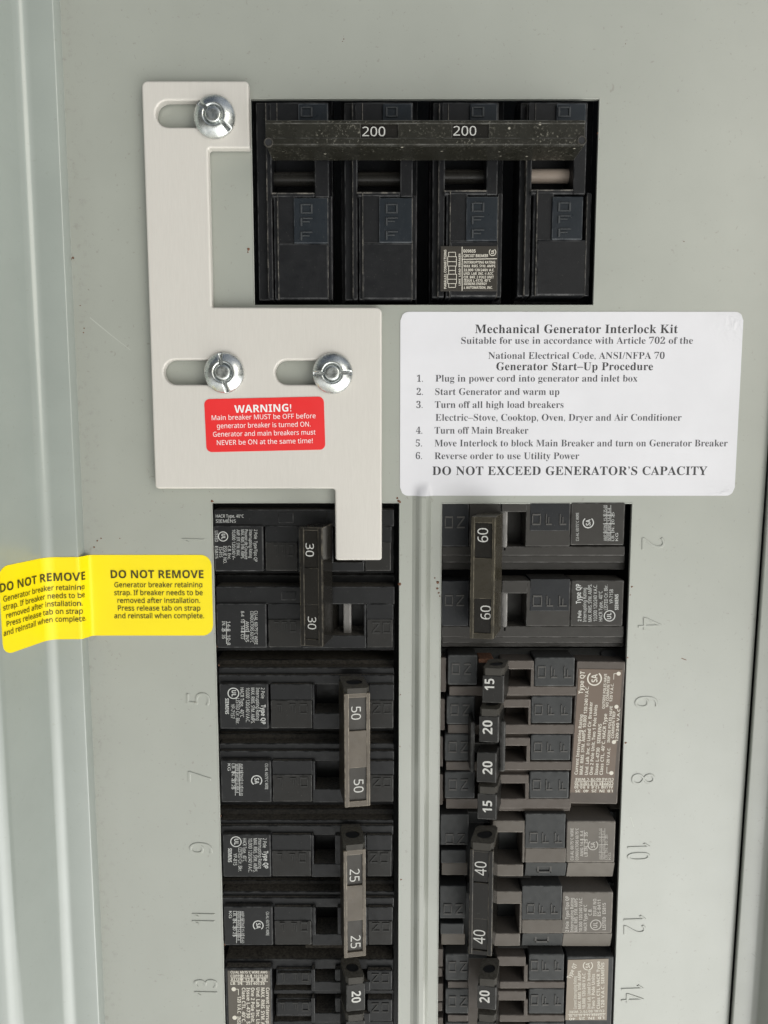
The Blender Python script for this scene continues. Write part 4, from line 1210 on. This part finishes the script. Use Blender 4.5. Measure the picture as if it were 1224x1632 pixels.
zA = px(312, 128.5)[1]; zB_ = px(364, 236)[1]; zC = px(470, 489.5)[1]; zD = px(390, 779)[1]; zE = px(572, 893)[1]
out = fillet([(xL, zA), (xA, zA), (xA, zB_), (xB, zB_), (xB, zC), (xC, zC), (xC, zE), (xD, zE), (xD, zD), (xL, zD)], [1.7, 1.2, .5, .8, .5, 1.7, .9, .9, .8, 1.2])
def slot(u0, u1, v0, v1):
    x0, x1, z0, z1 = rect(u0, v0, u1, v1, HP)
    r = (z1 - z0) / 2
    q = []
    for cx, a0 in ((x1 - r, -90), (x0 + r, 90)):
        for k in range(13):
            t = math.radians(a0 + 15 * k)
            q.append((cx + r * math.cos(t), z0 + r + r * math.sin(t)))
    return q
vv, ff = slab(out, [slot(247.5, 368, 160, 202.5), slot(260.5, 384, 573.5, 613), slot(438, 560, 574, 613)], .5, HP, .55)
mb = MB(); mb.add(vv, ff)
plate = mb.build('interlock_plate', M_alu)
tag(plate, 'pale brushed metal interlock slide with three slots beside the main breaker', 'interlock plate')

# ------------------------------------------------------------------ screws
def screw(u, v, turn, label):
    x, z = P(u, v, HP + 3.2)
    t = thing('machine_screw', label, 'screw', u, v, HP, 'zinc screws through the slots')
    t.location = (x * MM, -HP * MM, z * MM); t['_w'] = tuple(t.location)
    R = 6.05
    # dished head with a central stub, lathe profile (r, h)
    prof = [(0.9, -3.2), (0.9, .02), (R - .3, .02), (R, .25), (R, .75), (R - .12, 1.0), (R - .35, 1.25), (R - .8, 1.62), (R - 1.3, 1.98), (R - 1.75, 2.25), (R - 2.2, 2.46), (R - 2.6, 2.6), (R - 2.95, 2.66), (R - 3.2, 2.5), (2.5, 2.0), (2.3, 1.75)]
    n = 144
    mb = MB()
    vv, ff = [], []
    for r, h in prof:
        for i in range(n):
            a = 2 * math.pi * i / n
            d = (a - turn + math.pi / 2) % math.pi - math.pi / 2       # angle off the slot axis
            off = abs(r * math.sin(d))
            hh = h
            if h > 1.0 and off < .5:
                hh = min(h, .85)
            vv.append((x + r * math.cos(a), HP + hh, z + r * math.sin(a)))
    m = len(prof)
    ff = [[k * n + i, k * n + (i + 1) % n, (k + 1) * n + (i + 1) % n, (k + 1) * n + i] for k in range(m - 1) for i in range(n)]
    mb.add(vv, ff, 0, True)
    mb.build('slotted_head', M_zinc, t)
    mb = MB()
    vv = []
    sp = [(2.32, .9), (2.3, 2.3), (2.15, 2.6), (1.9, 2.74), (1.2, 2.7), (.01, 2.66)]
    for r, h in sp:
        vv += [(x + r * (1 + .02 * math.sin(3 * 2 * math.pi * i / 36)) * math.cos(2 * math.pi * i / 36), HP + h, z + r * math.sin(2 * math.pi * i / 36)) for i in range(36)]
    mb.add(vv, [[k * 36 + i, k * 36 + (i + 1) % 36, (k + 1) * 36 + (i + 1) % 36, (k + 1) * 36 + i] for k in range(len(sp) - 1) for i in range(36)], 0, True)
    mb.build('centre_stub', M_zinc, t)
    return t
screw(338.5, 180, math.radians(-40), 'shiny zinc screw in the top slot near the plate corner')
screw(354, 593, math.radians(100), 'zinc screw in the lower slot directly above the red sticker, left one of two')
screw(529, 594, math.radians(2), 'zinc screw in the lower slot nearest the white instruction sticker')

# ------------------------------------------------------------------ stickers
def rrect(x0, x1, z0, z1, r):
    return fillet([(x0, z0), (x1, z0), (x1, z1), (x0, z1)], r)
def grid_sticker(x0, x1, z0, z1, r, nx, nz, fn, thick=.12, corners=(1, 1, 1, 1)):
    """sheet with rounded corners draped by fn(x, h, z); corners: left-bottom, right-bottom, right-top, left-top"""
    xs = [x0 + (x1 - x0) * i / nx for i in range(nx + 1)]
    ext = []
    for x in xs:
        d = min(x - x0, x1 - x)
        left = x - x0 < x1 - x
        c = max(0, r - d)
        cut = r - math.sqrt(max(0, r * r - c * c))
        lo = cut * corners[0 if left else 1]; hi = cut * corners[3 if left else 2]
        ext.append((z0 + lo, z1 - hi))
    vv = []
    for x, (a, b_) in zip(xs, ext):
        for j in range(nz + 1):
            vv.append((x, thick, a + (b_ - a) * j / nz))
    m = nz + 1
    ff = [[i * m + j, (i + 1) * m + j, (i + 1) * m + j + 1, i * m + j + 1] for i in range(nx) for j in range(nz)]
    # edges down to the surface
    edge = [i * m for i in range(nx + 1)] + [nx * m + j for j in range(1, m)] + [i * m + nz for i in range(nx - 1, -1, -1)] + [j for j in range(nz - 1, 0, -1)]
    o = len(vv)
    n = len(edge)
    vv += [vv[i] for i in edge] + [(vv[i][0], .01, vv[i][2]) for i in edge]
    ff += [[o + i, o + (i + 1) % n, o + n + (i + 1) % n, o + n + i] for i in range(n)]
    return [fn(*q) for q in vv], ff
# white instructions
def drape_w(x, h, z):
    wob = .05 * math.sin(x * .21 + z * .13) * math.sin(z * .17 - x * .05)
    return (x, h + ridge(x, z) + .06 + wob * .5, z)
x0, x1, z0, z1 = P(637.7, 640)[0], P(1177.5, 644)[0], P(900, 790)[1], P(900, 497)[1]
vv, ff = grid_sticker(x0, x1, z0, z1, 2.6, 150, 60, drape_w)
mb = MB(); mb.add(vv, ff, 0, False)
for i in range(len(mb.sm)): mb.sm[i] = i < 150 * 60
ws = mb.build('instruction_sticker', M_white)
tag(ws, 'large white rounded sticker listing the generator start up steps', 'sticker')
mb = MB(); mb.flat = True
H_ = .16
for s, k, u0, u1, v, c in (("Mechanical Generator Interlock Kit", 'serifb', 757.2, 1080, 531, 13.5), ("Generator Start–Up Procedure", 'serifb', 791, 1040.5, 590, 12.3), ("DO NOT EXCEED GENERATOR’S CAPACITY", 'serifb', 689, 1126.8, 757, 13.5)):
    T(mb, s, k, u0, v, u1, v, c, H_, drape_w, 0, spacing=1.04)
for s, u0, u1, v in (("Suitable for use in accordance with Article 702 of the", 735, 1104, 548), ("National Electrical Code, ANSI/NFPA 70", 778.4, 1059, 572),
                     ("1.", 664.5, 674, 608.5), ("2.", 664, 674, 629.5), ("3.", 663.5, 673.5, 650.3), ("4.", 663, 673, 691.3), ("5.", 662.5, 672.5, 711.6), ("6.", 662.5, 672.5, 731.8),
                     ("Plug in power cord into generator and inlet box", 694, 1015.8, 608.3), ("Start Generator and warm up", 693.5, 891.4, 629.5), ("Turn off all high load breakers", 693, 898, 650.2), ("Electric–Stove, Cooktop, Oven, Dryer and Air Conditioner", 694, 1086, 670.6),
                     ("Turn off Main Breaker", 692.5, 842, 691.2), ("Move Interlock to block Main Breaker and turn on Generator Breaker", 692.5, 1159.4, 711.5), ("Reverse order to use Utility Power", 692.5, 923, 731.8)):
    T(mb, s, 'serif', u0, v, u1, v, 10.6, H_, drape_w, 1)
mb.build('lettering', [M_ink, M_inkg], ws)

# red warning
q = [(325.3, 636.4), (515.8, 631.6), (518.7, 716.8), (329, 720.6)]
HRD = HP + .14
c = [Vector(P(u, v, HRD)) for u, v in q]
ox = (c[0] + c[3]) / 2; ax = ((c[1] - c[0]) + (c[2] - c[3])) / 2; wx = ax.length; ax.normalize(); ay = Vector((-ax.y, ax.x)); hz = ((c[0] - c[3]).length + (c[1] - c[2]).length) / 2
vv, ff = slab(rrect(0, wx, -hz / 2, hz / 2, 1.7), [], HP + .02, HRD, .03)
mb = MB(); mb.add([((ox + ax * x + ay * z).x, h, (ox + ax * x + ay * z).y) for x, h, z in vv], ff)
rs = mb.build('warning_sticker', M_red)
tag(rs, 'small red warning sticker with white lettering on the interlock plate', 'sticker')
mb = MB(); mb.flat = True
for s, k, u0, v0, u1, v1, cp in (("WARNING!", 'sansb', 373.8, 658, 464.4, 655.6, 12), ("Main breaker MUST be OFF before", 'sans', 337.5, 669.6, 503, 666.4, 7.6), ("generator breaker is turned ON.", 'sans', 345.8, 682.6, 495, 679.6, 7.6), ("Generator and main breakers must", 'sans', 339.7, 696, 503, 692.4, 7.6), ("NEVER be ON at the same time!", 'sans', 345.8, 709.4, 498.5, 706, 7.6)):
    T(mb, s, k, u0, v0, u1, v1, cp, HRD + .03)
mb.build('lettering', M_inkw, rs)

# yellow strap sticker, draped over the cover, the step and the fold of the frame
lp = left_profile()
XS = P(145, 950)[0]
path = [(P(345, 950)[0], 0.0), (XS + 1.2, 0.0), (XS + .4, .1), (XS - .2, .55), (X_RAIL + 1.1, H_RAIL - .8), (X_RAIL + .7, H_RAIL - .1), (X_RAIL - .1, H_RAIL + .1), (X_RAIL - 1.2, H_RAIL + .1)] + [(x, h) for x, h in lp[5:]]
acc = [0.0]
for (xa, ha), (xb2, hb2) in zip(path, path[1:]):
    acc.append(acc[-1] + math.hypot(xb2 - xa, hb2 - ha))
def along(s):
    s = max(0, s)
    for i in range(len(path) - 1):
        if s <= acc[i + 1] or i == len(path) - 2:
            t = (s - acc[i]) / (acc[i + 1] - acc[i])
            (xa, ha), (xb2, hb2) = path[i], path[i + 1]
            d = Vector((xb2 - xa, hb2 - ha)).normalized()
            return xa + (xb2 - xa) * t, ha + (hb2 - ha) * t, d
XY0 = path[0][0]
def drape_y(x, h, z):
    px_, ph, d = along(XY0 - x)
    nx_, nh = d.y, -d.x                 # normal towards the viewer / right
    return (px_ + nx_ * h, ph + nh * h + .03, z)
x1 = P(338.5, 950)[0]
z0, z1 = P(240, 1012.8)[1], P(240, 884.3)[1]
SW = acc[[i for i, p in enumerate(path) if p[1] > 20][0]] + 0.5
vv, ff = grid_sticker(XY0 - SW, x1, z0, z1, 3.4, 220, 8, drape_y, .07)
mb = MB(); mb.add(vv, ff)
for i in range(len(mb.sm)): mb.sm[i] = i < 220 * 8
ys = mb.build('strap_sticker', M_yellow)
tag(ys, 'bright yellow do not remove sticker wrapped over the frame fold', 'sticker')
mb = MB(); mb.flat = True
YT = (("DO NOT REMOVE", 'sansb', 176.7, 324.5, 921.5, 12.6), ("Generator breaker retaining", 'sansm', 182.4, 322.6, 936, 8), ("strap. If breaker needs to be", 'sansm', 182.2, 323.2, 948.6, 8), ("removed after installation.", 'sansm', 187.3, 319, 961, 8), ("Press release tab on strap", 'sansm', 188, 319.5, 973.2, 8), ("and reinstall when complete.", 'sansm', 182.2, 325.4, 985.4, 8))
YOFF = 191.5
for dx in (0, YOFF):
    for s, k, u0, u1, v, cp in YT:
        T(mb, s, k, u0 - dx, v, u1 - dx, v, cp, .24, drape_y)
mb.build('lettering', M_inky, ys)

for o in bpy.data.objects:
    if '_w' in o.keys():
        del o['_w']
